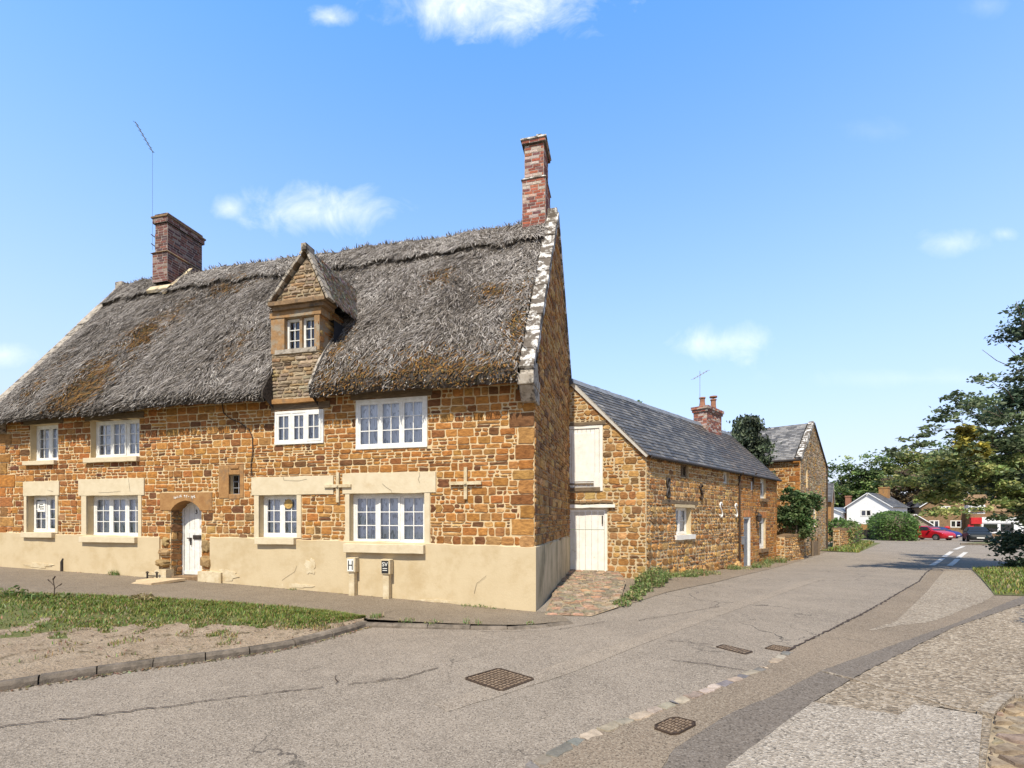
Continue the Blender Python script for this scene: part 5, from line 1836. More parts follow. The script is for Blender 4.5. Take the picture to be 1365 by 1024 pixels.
kerb_run([(x, y, 0) for x, y in KERB], 0, lambda p: .088, .12, .52)
kerb_run([(-2.47, 7.75, 0), (-1.05, 7.60, 0), (.1, 7.58, 0), (1.0, 7.96, 0)], 0, lambda p: .075 - .014 * (p.x + 2.5), .11, .6)
link('kerb', kb, 'kerb', kind='structure', smooth=False)

# brick paved ramp to the stable door
STY['cobble'] = dict(h=(.15, .19), w=(.20, .27), stack=.12, gap=.012, jit=.012, cham=(.015, .035), d=(.012, .035), pal=[(.27, .215, .155), (.32, .255, .185), (.21, .17, .125), (.34, .25, .175), (.25, .21, .155), (.40, .25, .165), (.23, .20, .135)], bev=.016)
cb = Mesh()
cfr = Fr((0, 8.45, .012), (1, 0, 0), Vector((0, 1, .022)), (0, 0, 1))
masonry(cb, cfr, [[(.6, .1), (1.45, .0), (2.1, .75), (3.05, 4.0), (3.3, 5.9), (1.6, 6.3)]], [], 'cobble', 14, backing=1)
link('cobbled_ramp', cb, ['stone', 'mortar_dark'], kind='structure')

# ground dressing along the barn, then the worn footways on the right
sheet('verge_gravel', [(2.0, 9.1), (3.65, 11.1), (5.75, 13.1), (13.2, 21.9), (31.0, 41.8), (24, 40), (15.0, 25.5), (12.6, 22.4), (4.15, 14.1), (3.1, 14.3), (3.0, 12.4)], .01, 'foot', rough_edge=.09, seed=3)
chan = [(-1.2, 2.2), (.18, 3.38), (.56, 3.78), (1.58, 4.5), (1.93, 4.75), (3.04, 5.58), (3.68, 6.2), (6.47, 8.58), (11.7, 13.3), (16.7, 18.5)]
strip_top = [(16, 12.4), (11.7, 10.63), (7.66, 7.97), (3.63, 5.44), (2.68, 4.71), (1.95, 4.21), (1.26, 3.6), (.3, 2.2)]
strip_bot = [(1.06, 2.7), (1.54, 3.34), (2.91, 4.5), (4.06, 5.37), (7.21, 7.59), (10.59, 9.62), (16, 11.2)]
sheet('footway', chan + [(17.2, 18.0), (11.1, 10.75), (16, 12.4)] + strip_top[1:] + [(-.5, 1.4)], .008, 'foot', rough_edge=.015, seed=4)
sheet('concrete_apron', [(5.6, 7.35), (6.6, 8.0), (10.2, 11.4), (16.0, 17.2), (17.4, 17.7), (11.1, 10.7), (10.2, 10.0), (7.4, 8.1)], .012, 'concrete', rough_edge=.05, seed=5)
sheet('trench_patch', strip_top + strip_bot, .016, 'strip', rough_edge=.025, seed=6)
sheet('rough_apron', [(2.91, 4.5), (4.06, 5.37), (7.21, 7.59), (10.59, 9.62), (16, 11.2), (16, 6), (5.45, 4.9), (4.3, 4.25), (3.84, 4.45), (3.49, 4.2)], .012, 'rough', rough_edge=.06, seed=7)
sheet('coarse_patch', [(2.91, 4.5), (3.49, 4.2), (3.84, 4.45), (4.25, 4.2), (3.35, 3.34), (2.62, 2.6), (1.0, 2.6), (1.54, 3.34)], .018, 'coarse', rough_edge=.018, seed=8)
sheet('side_path', [(4.25, 4.2), (4.97, 4.65), (5.45, 4.9), (9, 6), (9, 2), (2.1, 2.0), (2.62, 2.6), (3.35, 3.34)], .010, 'rough', rough_edge=.02, seed=9)
ed = Mesh(); re_ = random.Random(19)
for (pts_, w, h) in (([(3.6, 5.39), (3.9, 4.87), (4.2, 4.33)], .04, .022), ([(4.27, 4.2), (4.6, 4.42), (4.97, 4.66)], .10, .05)):
    for (x0, y0), (x1, y1) in zip(pts_, pts_[1:]):
        d = Vector((x1 - x0, y1 - y0, 0)); L = d.length; d /= L
        rough_block(ed, Fr((x0, y0, 0), d, (0, 0, 1), (d.y, -d.x, 0)), 0, L - .01, -.02, h, -w / 2, w / 2, re_, j=.006)
link('edging', ed, 'concrete', kind='structure')
bp = Mesh()
masonry(bp, Fr((0, 0, .014), (1, 0, 0), (0, 1, 0), (0, 0, 1)), [[(2.68, 2.6), (4.6, 2.6), (5.9, 4.2), (5.1, 4.66), (4.32, 4.18), (3.42, 3.36)]], [], 'cobble', 15, backing=1, colfn=lambda a, b, r: r.choice([(.27, .21, .15), (.32, .25, .18), (.23, .18, .13), (.29, .22, .155)]))
link('brick_path', bp, ['stone', 'mortar_dark'], kind='structure')

# channel of worn setts
st_ = Mesh(); rs = random.Random(5)
line = chan[:7]
for (a, b) in zip(line, line[1:]):
    a, b = Vector((*a, 0)), Vector((*b, 0)); L = (b - a).length; d = (b - a) / L
    s = 0
    while s < L:
        w = rs.uniform(.13, .26)
        if rs.random() < .9:
            c = rs.choice([(.38, .315, .235), (.34, .285, .22), (.30, .25, .195), (.42, .35, .27), (.20, .185, .17), (.33, .275, .21)])
            f = Fr(a + d * s, d, Vector((-d.y, d.x, 0)), (0, 0, 1))
            one_stone(st_, f, [(0, -.06), (min(w, L - s), -.06), (min(w, L - s), .06), (0, .06)], dict(STY['coursed'], cham=(.01, .03), jit=.014, gap=.006), rs, 0, c, .004)
        s += w
link('channel_setts', st_, 'sett', kind='structure')


def ribbon(mb, pts_, w, z, seed=0, m=0):
    r = random.Random(seed); P = []
    for (a, b) in zip(pts_, pts_[1:]):
        a, b = Vector((*a, 0)), Vector((*b, 0)); k = max(2, int((b - a).length / .06))
        for i in range(k): P.append(a + (b - a) * i / k + Vector((r.gauss(0, .012), r.gauss(0, .012), 0)))
    P.append(Vector((*pts_[-1], 0)))
    for a, b in zip(P, P[1:]):
        d = (b - a)
        if d.length < 1e-4: continue
        n = Vector((-d.y, d.x, 0)).normalized() * w * r.uniform(.4, 1.2) * .5
        za, zb = Vector((0, 0, terrain(a.x, a.y) + z)), Vector((0, 0, terrain(b.x, b.y) + z))
        mb.face([a - n + za, b - n + zb, b + n + zb, a + n + za], m)


ck = Mesh()
for i, (P, w) in enumerate(([[(-4.4, 3.98), (-3.79, 4.21), (-3.13, 4.47), (-2.66, 4.68), (-2.0, 4.92)], .016], [[(-1.79, 4.99), (-1.56, 5.08), (-1.34, 5.2)], .012],
                            [[(-1.63, 5.03), (-1.34, 5.15), (-1.22, 5.21), (-1.04, 5.37), (-.88, 5.55)], .014], [[(-2.0, 5.27), (-1.95, 5.15), (-1.9, 5.01)], .012],
                            [[(2.0, 5.85), (2.36, 5.7), (2.85, 5.4)], .016], [[(2.3, 6.8), (2.85, 6.55)], .014], [[(2.2, 8.1), (3.0, 8.6), (4.2, 9.4)], .012],
                            [[(3.68, 6.24), (6.5, 8.64), (9.2, 11.05), (11.7, 13.36), (14.5, 16.3), (16.7, 18.5)], .035], [[(-.5, 7.3), (.6, 7.35), (1.6, 8.0)], .012])):
    ribbon(ck, P, w, .0125, i)
link('road_cracks', ck, 'cable', kind='structure')
tr_ = [(-.6, 4.3), (.6, 5.3), (2.0, 6.75), (4.4, 9.1), (6.9, 11.5), (9.6, 14.2)]
sheet('worn_track', tr_ + [(x - .16 - .1 * (i % 2), y + .2) for i, (x, y) in reversed(list(enumerate(tr_)))], .004, 'road_pale', rough_edge=.07, seed=12)
wp = Mesh()
for i, (a, b, w) in enumerate((((18.3, 20.3), (22.6, 24.4), .2), ((23.4, 25.2), (27.6, 29.2), .2), ((18.9, 20.1), (22.9, 23.9), .2), ((23.7, 24.7), (27.9, 28.6), .2), ((29.6, 31.1), (33.5, 34.5), .22))):
    d = (Vector(b) - Vector(a)); n = Vector((-d.y, d.x)).normalized() * w / 2
    k = 8
    for j in range(k):
        p, q = Vector(a) + d * j / k, Vector(a) + d * (j + 1) / k
        wp.face([(v.x, v.y, terrain(v.x, v.y) + .016) for v in (p - n, q - n, q + n, p + n)])
link('road_marking', wp, 'paint', kind='structure')
sheet('roadside_verge', [(11.1, 10.7), (11.7, 10.62), (34, 12.5), (34, 22), (21.5, 19.6), (17.7, 17.9)], .02, 'turf', rough_edge=.06, seed=10)
sheet('traffic_island', [(35.6, 36.8), (38.6, 35.2), (46, 35.2), (46, 38.5), (38.2, 38.4)], .12, 'turf', rough_edge=.03, seed=11)
ik = Mesh()
isl = [(35.5, 36.8), (38.6, 35.1), (46, 35.1)]
for a, b in zip(isl, isl[1:]):
    a, b = Vector((*a, terrain(*a))), Vector((*b, terrain(*b))); d = (b - a).normalized(); n = Vector((-d.y, d.x, 0)) * .15
    ik.hexa([a - UPV * .1, b - UPV * .1, b + n - UPV * .1, a + n - UPV * .1, a + UPV * .13, b + UPV * .13, b + n + UPV * .13, a + n + UPV * .13])
link('island_kerb', ik, 'kerb', kind='structure')


# ------------------------------------------------------------------ iron covers in the road
def cover(name, label, corners, nx, ny, slots=False, z=.0, octo=False, group=None):
    c = [Vector((*p, 0)) for p in corners]
    ctr = sum(c, Vector()) / 4
    t = thing(name, label, 'drain cover', (ctr.x, ctr.y, 0), 0, group)
    B = lambda a, b: (c[0] * (1 - a) + c[1] * a) * (1 - b) + (c[3] * (1 - a) + c[2] * a) * b
    cut = .16 if octo else .07
    ring = [(cut, 0), (1 - cut, 0), (1, cut), (1, 1 - cut), (1 - cut, 1), (cut, 1), (0, 1 - cut), (0, cut)]
    k = .95
    inn = [(.5 + (a - .5) * k, .5 + (b - .5) * k) for a, b in ring]
    inn2 = [(.5 + (a - .5) * .945, .5 + (b - .5) * .945) for a, b in ring]
    up = lambda a, b, h: tuple(B(a, b) + Vector((0, 0, z + h)))
    f = Mesh()
    for i in range(8):
        j = (i + 1) % 8
        f.face([up(*ring[i], .012), up(*ring[j], .012), up(*inn[j], .012), up(*inn[i], .012)])
        f.face([up(*ring[i], -.012), up(*ring[j], -.012), up(*ring[j], .012), up(*ring[i], .012)])
        f.face([up(*inn[i], .012), up(*inn[j], .012), up(*inn[j], .003), up(*inn[i], .003)])
    link('frame', f, 'rust', t, True)
    p = Mesh()
    p.face([up(*q, .006) for q in inn2])
    link('cover_plate', p, 'iron' if slots else 'rust', t, True)
    s_ = Mesh(); r = random.Random(nx * 7 + ny)
    for i in range(nx):
        for j in range(ny):
            a, b = .05 + .90 * (i + .5) / nx, .05 + .90 * (j + .5) / ny
            if octo and (a + b < .26 or a + b > 1.74 or a - b > .74 or b - a > .74): continue
            da, db = .90 / nx * .36, .90 / ny * .36
            if slots: da, db = .84 / nx * .22, .84 / ny * .46
            elif (i + j) % 2: da *= .6
            else: db *= .6
            q = [(a - da, b - db), (a + da, b - db), (a + da, b + db), (a - da, b + db)]
            h = .0125 + r.uniform(-.001, .001)
            s_.hexa([up(*x, .005) for x in q] + [up(*x, h) for x in q])
    link('tread_pattern' if not slots else 'grate_bars', s_, 'rust_pale', t, True)
    return t


cover('manhole_cover', 'largest square rusty manhole cover in the middle of the road', [(-.55, 5.19), (-.11, 4.79), (.27, 5.17), (-.16, 5.55)], 9, 9)
cover('manhole_cover', 'small rusty cover with clipped corners beside the pale setts, nearest the camera', [(1.18, 3.96), (1.33, 3.8), (1.63, 4.04), (1.45, 4.17)], 7, 6, octo=True, z=.012)
cover('drain_grate', 'long narrow slotted drain grate in the road', [(2.82, 6.45), (3.06, 6.1), (3.23, 6.22), (2.98, 6.57)], 9, 2, slots=True)
cover('manhole_cover', 'small square iron cover beside the slotted drain grate', [(3.46, 6.38), (3.66, 6.2), (3.88, 6.38), (3.68, 6.56)], 6, 6)


# ------------------------------------------------------------------ marker posts against the plinth
def marker(name, label, s, zt, w, sgn, m_plate, m_text, seed):
    b = base_z(s)
    t = thing(name, label, 'marker post', tuple(CM @ Vector((s, -.12, b))), -PHI)
    r = random.Random(seed)
    f = Fr((0, 0, -b), (1, 0, 0), (0, 0, 1), (0, -1, 0))
    mb = Mesh(); rough_block(mb, f, -w * .32, w * .32, b - .1, zt - .30, -.07, .05, r, j=.006, seg=.5)
    link('post', mb, 'render_worn', t, bevel=.012)
    mb = Mesh(); rough_block(mb, f, -w / 2, w / 2, zt - .31, zt, -.07, .075, r, j=.004, seg=.5)
    hd = link('head', mb, 'render_worn', t, bevel=.012)
    mb = Mesh(); f.box(mb, -w * .34, w * .34, zt - .28, zt - .03, .074, .084)
    pl_ = link('sign_plate', mb, m_plate, hd)
    mb = Mesh()
    if sgn == 'H':
        for x in (-.054, .032): f.box(mb, x, x + .022, zt - .25, zt - .06, .084, .088)
        f.box(mb, -.032, .032, zt - .166, zt - .144, .084, .0878)
    else:
        text_into(mb, sgn, f, 0, zt - .105, .086, .12, 0, .002)
        for k in range(2): f.box(mb, -.05, .05, zt - .19 - k * .04, zt - .178 - k * .04, .084, .0875)
    link('lettering', mb, m_text, pl_)


marker('hydrant_post', 'cream concrete post with a black H plate under the wide ground floor window', -3.835, .97, .21, 'H', 'paper', 'black', 1)
marker('valve_post', 'cream concrete post with white letters on a black plate, nearer the house corner', -3.05, .95, .22, 'SV', 'black', 'paper', 2)
sc_ = thing('boot_scraper', 'low black iron boot scraper left of the cottage door', 'boot scraper', tuple(CM @ Vector((-9.0, -.22, base_z(-9.0)))), -PHI)
mb = Mesh()
for x in (-.14, .14): mb.box(x - .012, x + .012, -.015, .015, -.04, .15)
mb.box(-.14, .14, -.008, .008, .06, .085)
link('bar', mb, 'iron', sc_)
mb = Mesh()
for x in (-.14, .14): mb.tube([(x - .04, 0, .15), (x, 0, .17), (x + .04, 0, .15)], .012, 6)
link('scroll', mb, 'iron', sc_)
mb = Mesh()
p0 = CM @ Vector((-9.15, -.24, 0)); S_ = CM.to_3x3() @ Vector((1, 0, 0)); D_ = CM.to_3x3() @ Vector((0, -1, 0))
q = [Vector((0, 0, base_z(-9.1) + .015)) + CM @ Vector((x, y, 0)) - Vector((0, 0, d)) for x, y, d in ((-9.0, -.25, .0), (-8.0, -.25, -.03), (-8.15, -.92, -.0), (-9.35, -.92, .05))]
mb.hexa([v - UPV * .05 for v in (q[3], q[2], q[1], q[0])] + [v + UPV * .012 for v in (q[3], q[2], q[1], q[0])])
dm_ = link('stone_slab', mb, 'straw_mat', None, bevel=.006)
tag(dm_, 'pale worn slab let into the pavement before the cottage door', 'paving slab')


# ------------------------------------------------------------------ cars
def car(name, label, loc, rz, paint, sc=1.0, group=None):
    t = thing(name, label, 'car', loc, rz, group)
    stn = [(-2.0, .45, .74, .76, .70, .58), (-1.93, .3, .92, .99, .80, .62), (-1.72, .22, .95, 1.26, .84, .60), (-1.3, .2, .97, 1.42, .86, .60), (-.5, .2, .96, 1.46, .87, .62),
           (.2, .2, .95, 1.41, .87, .62), (.55, .2, .95, 1.26, .87, .66), (1.02, .2, .94, .99, .86, .72), (1.2, .2, .92, .95, .86, .74), (1.7, .2, .80, .83, .82, .68), (1.92, .25, .65, .68, .76, .6), (2.0, .35, .55, .57, .66, .5)]
    rings = []
    for x, zb, ze, zr, w, wr in stn:
        half = [(w * .9, zb), (w, zb + .10), (w * 1.0, (zb + ze) / 2 + .05), (w * .97, ze), (wr, zr - (zr - ze) * .12), (wr * .8, zr)]
        rings.append([(x, y, z) for y, z in half] + [(x, -y, z) for y, z in reversed(half)])
    b = Mesh(); n = 12
    b.add([p for r in rings for p in r], [(i * n + k, i * n + (k + 1) % n, (i + 1) * n + (k + 1) % n, (i + 1) * n + k) for i in range(len(rings) - 1) for k in range(n)] + [tuple(reversed(range(n))), tuple((len(rings) - 1) * n + k for k in range(n))])
    body = link('body', b, paint, t, smooth=True)
    body.modifiers.new('edge', 'EDGE_SPLIT').split_angle = R(38)
    g = Mesh()
    side = lambda z, zr, sg: sg * (.845 + (.61 - .845) * (z - .96) / (zr - .96) + .012)
    for sg in (-1, 1):
        for (x0, x1, x2, x3) in ((-1.45, -.42, -.42, -1.2), (-.34, .84, .32, -.34)):
            g.face([(x0, side(.99, 1.44, sg), .99), (x1, side(.99, 1.44, sg), .99), (x2, side(1.37, 1.44, sg), 1.37), (x3, side(1.37, 1.44, sg), 1.37)][::sg])
    g.face([(.26, .56, 1.405), (.26, -.56, 1.405), (1.0, -.70, 1.015), (1.0, .70, 1.015)][::-1])
    g.face([(-1.94, .58, 1.02), (-1.94, -.58, 1.02), (-1.5, -.54, 1.375), (-1.5, .54, 1.375)][::-1])
    link('window', g, 'car_glass', body)
    for x in (-1.25, 1.27):
        for sg in (-1, 1):
            tl = Mesh(); rl = Mesh(); ar = Mesh()
            prof = [(.2, -.10), (.30, -.10), (.315, -.06), (.315, .06), (.30, .10), (.2, .10)]
            N = 20
            vs = [(x + r * math.cos(2 * math.pi * k / N), sg * .80 + sg * dd, .315 + r * math.sin(2 * math.pi * k / N)) for r, dd in prof for k in range(N)]
            tl.add(vs, [(i * N + k, i * N + (k + 1) % N, (i + 1) * N + (k + 1) % N, (i + 1) * N + k) for i in range(5) for k in range(N)])
            w = link('wheel', tl, 'tyre', body if False else t)
            for k in range(10):
                a = 2 * math.pi * k / 10
                c0, c1 = math.cos(a - .2), math.cos(a + .2); s0, s1 = math.sin(a - .2), math.sin(a + .2)
                rl.face([(x, sg * .895, .315), (x + .2 * c0, sg * .90, .315 + .2 * s0), (x + .2 * c1, sg * .90, .315 + .2 * s1)])
            rl.add([(x + r * math.cos(2 * math.pi * k / N), sg * .898, .315 + r * math.sin(2 * math.pi * k / N)) for r in (.19, .225) for k in range(N)], [(k, (k + 1) % N, N + (k + 1) % N, N + k) for k in range(N)])
            link('rim', rl, 'alloy', w)
            ar.add([(x + r * math.cos(math.pi * k / N), sg * (.872), .315 + r * math.sin(math.pi * k / N)) for r in (.0, .37) for k in range(N + 1)], [(k, k + 1, N + 2 + k, N + 1 + k) for k in range(N)])
            link('wheel_arch', ar, 'black', body)
    for sg in (-1, 1):
        mb = Mesh(); mb.hexa([(1.72, sg * .50, .62), (1.90, sg * .50, .58), (1.80, sg * .78, .60), (1.62, sg * .80, .64), (1.70, sg * .50, .79), (1.88, sg * .50, .70), (1.80, sg * .77, .74), (1.60, sg * .80, .80)])
        link('headlight', mb, 'lamp_lens', body)
        mb = Mesh(); mb.box(-1.97, -1.84, sg * .62 - .12, sg * .62 + .12, .78, .93); link('tail_light', mb, 'red_lens', body)
        mb = Mesh(); mb.box(.62, .76, sg * .95 - .08, sg * .95 + .08, .95, 1.07); link('door_mirror', mb, paint, body)
    mb = Mesh(); mb.box(1.975, 2.01, -.26, .26, .38, .49); link('number_plate', mb, 'plate', body)
    mb = Mesh(); mb.box(1.93, 1.99, -.5, .5, .28, .36); link('grille', mb, 'black', body)
    t.scale = (sc, sc, sc)
    return t


car('parked_car', 'red hatchback parked side on beyond the clipped hedge', (43.2, 48.2, -.52), R(-78), 'red_paint')
car('parked_car', 'dark blue car almost hidden behind the red hatchback', (50.9, 55.6, -.72), R(-70), 'blue_paint')
car('parked_car', 'black car facing the lane in front of the shop beside the grassed island', (43.2, 43.2, -.44), R(-128), 'dark_paint', .95)
pb = thing('pillar_box', 'red upright box standing right of the red hatchback', 'post box', (52.4, 56.0, -.72))
mb = Mesh(); mb.lathe([(.27, 0), (.27, .12), (.23, .14), (.23, 1.25), (.27, 1.27)], (52.4, 56, -.72), 14); link('body', mb, 'red_sign', pb, True)
mb = Mesh(); mb.lathe([(.29, 1.27), (.29, 1.33), (.2, 1.44), (.03, 1.5)], (52.4, 56, -.72), 14); link('cap', mb, 'red_sign', pb, True)


# ------------------------------------------------------------------ trees, hedges, grass
def leaf(mb, p, size, rg, pal, gain=1.0, flat=.5, asp=.55):
    d = Vector((rg.gauss(0, 1), rg.gauss(0, 1), rg.gauss(0, 1) * flat))
    if d.length < 1e-3: d = Vector((1, 0, 0))
    d.normalize()
    w = d.orthogonal().normalized()
    w = (Matrix.Rotation(rg.uniform(0, 6.28), 3, d) @ w)
    L = size * rg.uniform(.6, 1.3)
    k = rg.choice(pal); g = gain * rg.uniform(.75, 1.3)
    c = tuple(x * g for x in k)
    fold = d.cross(w) * L * .12
    mb.add([p - d * L * .5, p + w * L * asp * .5 + fold, p + d * L * .5, p - w * L * asp * .5 + fold], [(0, 1, 2), (0, 2, 3)], 0, c)


def cloud(mb, e, n, size, rg, pal, shell=.45, flat=.5, sub=7, asp=.55):
    """leaves of one bough: an ellipsoid broken into smaller sprays so that gaps show between them"""
    x, y, z, rx, ry, rz = e
    sp = []
    for i in range(sub):
        v = Vector((rg.gauss(0, 1), rg.gauss(0, 1), rg.gauss(0, 1))).normalized() * rg.uniform(shell, 1.0)
        sp.append((v, rg.uniform(.30, .62), rg.choice((.55, .8, 1.0, 1.25, 1.6))))
    for i in range(n):
        v, r, g = rg.choice(sp)
        o = Vector((rg.gauss(0, 1), rg.gauss(0, 1), rg.gauss(0, 1) * .7)) * r * .5
        q = v + o
        leaf(mb, Vector((x + q.x * rx, y + q.y * ry, z + q.z * rz)), size, rg, pal, g, flat, asp)


def limb(mb, a, b, r0, r1, rg, bend=.12, n=6):
    a, b = Vector(a), Vector(b); L = (b - a).length
    side = Vector((rg.gauss(0, 1), rg.gauss(0, 1), rg.gauss(0, .6))) * bend * L
    pts = []
    for i in range(n + 1):
        u = i / n
        pts.append(a + (b - a) * u + side * math.sin(math.pi * u) * .5 + Vector((rg.gauss(0, .012), rg.gauss(0, .012), rg.gauss(0, .012))) * L * (0 < i < n))
    mb.tube(pts, [r0 + (r1 - r0) * i / n for i in range(n + 1)], 7)
    return pts


DGREEN = [(0.076, 0.125, 0.04), (0.113, 0.181, 0.053), (0.165, 0.241, 0.074), (0.227, 0.301, 0.097), (0.126, 0.193, 0.087), (0.303, 0.337, 0.131)]
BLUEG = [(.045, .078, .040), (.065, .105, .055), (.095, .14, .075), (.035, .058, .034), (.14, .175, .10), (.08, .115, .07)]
OLIVE = [(0.209, 0.231, 0.073), (0.293, 0.293, 0.105), (0.167, 0.209, 0.062), (0.356, 0.346, 0.136), (0.126, 0.178, 0.062)]
COPPER = [(0.163, 0.106, 0.073), (0.211, 0.146, 0.081), (0.122, 0.098, 0.065), (0.244, 0.188, 0.098)]
PURPLE = [(.025, .022, .03), (.04, .03, .04), (.03, .035, .03)]
GOLD = [(0.28, 0.231, 0.035), (0.224, 0.203, 0.035), (0.336, 0.28, 0.056), (0.154, 0.154, 0.035)]
HEDGE = [(0.088, 0.163, 0.035), (0.125, 0.213, 0.05), (0.069, 0.125, 0.03), (0.163, 0.25, 0.069)]
FIR = [(0.038, 0.059, 0.034), (0.061, 0.086, 0.045), (0.086, 0.114, 0.059), (0.031, 0.048, 0.031), (0.121, 0.147, 0.078)]


def tree(name, label, base, th_, r0, clumps, lsize, pal, seed, trunk_to, group=None, cat='tree', flat=.5, mat_='leaf', shell=.45, limbs=True):
    rg = random.Random(seed)
    t = thing(name, label, cat, base, 0, group)
    b = Mesh()
    B = Vector(base)
    top = Vector(trunk_to)
    tp = limb(b, B - UPV * .2, top, r0, r0 * .35, rg, .05, 8)
    lv = Mesh()
    for e in clumps:
        c = Vector(e[:3])
        if limbs:
            k = max(1, min(7, int(8 * max(.2, min(.95, (c.z - B.z) / max(.1, top.z - B.z) - .28)))))
            lp = limb(b, tp[k], c, r0 * .22, r0 * .05, rg, .14)
            for q in range(2):
                s_ = lp[rg.randint(3, 5)]
                limb(b, s_, c + Vector((rg.uniform(-1, 1) * e[3], rg.uniform(-1, 1) * e[4], rg.uniform(-.7, .9) * e[5])), r0 * .10, r0 * .03, rg, .12, 4)
        cloud(lv, e[:6], e[6], lsize, rg, pal, shell, flat)
    link('trunk', b, 'bark', t, True, smooth=True)
    link('crown', lv, mat_, t, True)
    return t


# the big tree on the right-hand verge, boughs reaching out over the lane
C, D_ = [], []
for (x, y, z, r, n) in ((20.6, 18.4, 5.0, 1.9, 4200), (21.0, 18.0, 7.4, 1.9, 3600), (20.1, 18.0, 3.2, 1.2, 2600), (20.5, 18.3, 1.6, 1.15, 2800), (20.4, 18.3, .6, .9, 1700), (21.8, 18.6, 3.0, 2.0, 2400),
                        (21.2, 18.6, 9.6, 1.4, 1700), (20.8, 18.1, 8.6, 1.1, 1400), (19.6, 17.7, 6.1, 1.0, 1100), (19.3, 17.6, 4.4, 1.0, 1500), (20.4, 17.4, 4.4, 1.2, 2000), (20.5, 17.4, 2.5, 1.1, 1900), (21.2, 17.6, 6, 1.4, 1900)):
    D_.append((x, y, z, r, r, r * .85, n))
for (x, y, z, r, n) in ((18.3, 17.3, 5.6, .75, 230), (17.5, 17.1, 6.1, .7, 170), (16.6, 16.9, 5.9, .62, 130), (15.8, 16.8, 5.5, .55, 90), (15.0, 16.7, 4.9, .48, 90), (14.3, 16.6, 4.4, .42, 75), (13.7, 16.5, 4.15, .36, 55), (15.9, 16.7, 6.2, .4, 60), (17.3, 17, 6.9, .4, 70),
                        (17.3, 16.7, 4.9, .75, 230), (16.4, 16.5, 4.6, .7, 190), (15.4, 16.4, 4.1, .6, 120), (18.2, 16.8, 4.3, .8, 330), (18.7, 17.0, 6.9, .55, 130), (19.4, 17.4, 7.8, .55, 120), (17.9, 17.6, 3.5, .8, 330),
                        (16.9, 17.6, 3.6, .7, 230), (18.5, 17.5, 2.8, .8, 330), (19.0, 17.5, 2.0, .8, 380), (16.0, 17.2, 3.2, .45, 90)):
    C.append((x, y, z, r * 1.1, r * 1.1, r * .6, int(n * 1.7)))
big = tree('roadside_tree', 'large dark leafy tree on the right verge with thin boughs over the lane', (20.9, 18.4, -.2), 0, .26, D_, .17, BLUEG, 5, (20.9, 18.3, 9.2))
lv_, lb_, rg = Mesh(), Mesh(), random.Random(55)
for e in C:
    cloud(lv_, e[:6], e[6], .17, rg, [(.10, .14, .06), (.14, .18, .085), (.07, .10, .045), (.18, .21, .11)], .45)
    k0 = Vector((20.9 - .2, 18.3, min(7.5, max(2.2, e[2] * .8))))
    limb(lb_, k0 + (Vector(e[:3]) - k0) * .45, e[:3], .022, .008, rg, .12)
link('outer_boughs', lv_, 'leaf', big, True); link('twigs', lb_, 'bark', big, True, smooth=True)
# a smaller tree just off to the right whose shade falls across the rough apron
tree('roadside_tree', 'small tree beside the footway, outside the right edge of the picture', (10.2, 6.1, 0), 0, .10, [(9.0, 6.2, 2.75, .7, .35, .3, 420), (9.6, 6.2, 3.3, .7, .5, .4, 400), (10.3, 6.1, 3.8, .8, .7, .6, 500)], .12, DGREEN, 6, (10.2, 6.1, 3.6))
gb_, rg = Mesh(), random.Random(70)
for e in ((15.6, 15.9, 4.45, .40, .4, .40, 480), (15.8, 15.9, 4.05, .34, .3, .28, 260), (15.4, 15.9, 4.75, .26, .3, .22, 130)):
    cloud(gb_, e[:6], e[6], .17, rg, GOLD, .3)
link('golden_bough', gb_, 'leaf', big, True)['label'] = 'bough of bright golden leaves'
ob_ = Mesh()  # lower leaves of the same tree, sunlight put into their olive colour
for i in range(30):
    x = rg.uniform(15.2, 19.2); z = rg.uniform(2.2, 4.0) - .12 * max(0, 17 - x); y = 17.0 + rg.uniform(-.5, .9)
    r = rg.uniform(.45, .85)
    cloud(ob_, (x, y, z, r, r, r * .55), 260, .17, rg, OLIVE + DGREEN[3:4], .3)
link('sun_painted_bough', ob_, 'leaf', big, True)['label'] = 'low boughs of leaves coloured paler olive to look sunlit'
# yew behind the barn
tree('conifer', 'dark upright conifer standing between the barn chimney and the gable house', (12.75, 25.4, -.4), 0, .2,
     [(12.75 + dx, 25.4 + dy, z, r, r, h, n) for dx, dy, z, r, h, n in ((0, 0, 2.2, 1.2, 1.2, 1500), (.1, 0, 3.6, 1.25, 1.2, 2200), (-.4, .1, 4.8, 1.0, 1.1, 2300), (.45, 0, 4.8, 1.0, 1.1, 2300), (-.5, 0, 5.9, .78, .85, 1900), (.25, 0, 6.1, .95, .95, 2400), (-.15, 0, 6.75, .75, .7, 1700), (.65, 0, 5.6, .65, .8, 1300), (.0, -.3, 5.4, 1.0, .9, 2000), (.4, 0, 6.8, .55, .6, 1000), (-.75, 0, 5.1, .55, .8, 1000))],
     .20, FIR, 8, (12.75, 25.4, 6.4), flat=2.6, mat_='needle', shell=.25)
tree('leafy_tree', 'tip of a green tree just showing over the barn ridge', (7.7, 31.5, -.4), 0, .15, [(7.7, 31.5, 9.3, .8, .8, .55, 160), (7.5, 31.5, 7.8, 1.6, 1.5, 1.3, 500)], .28, HEDGE, 9, (7.7, 31.5, 8.6))
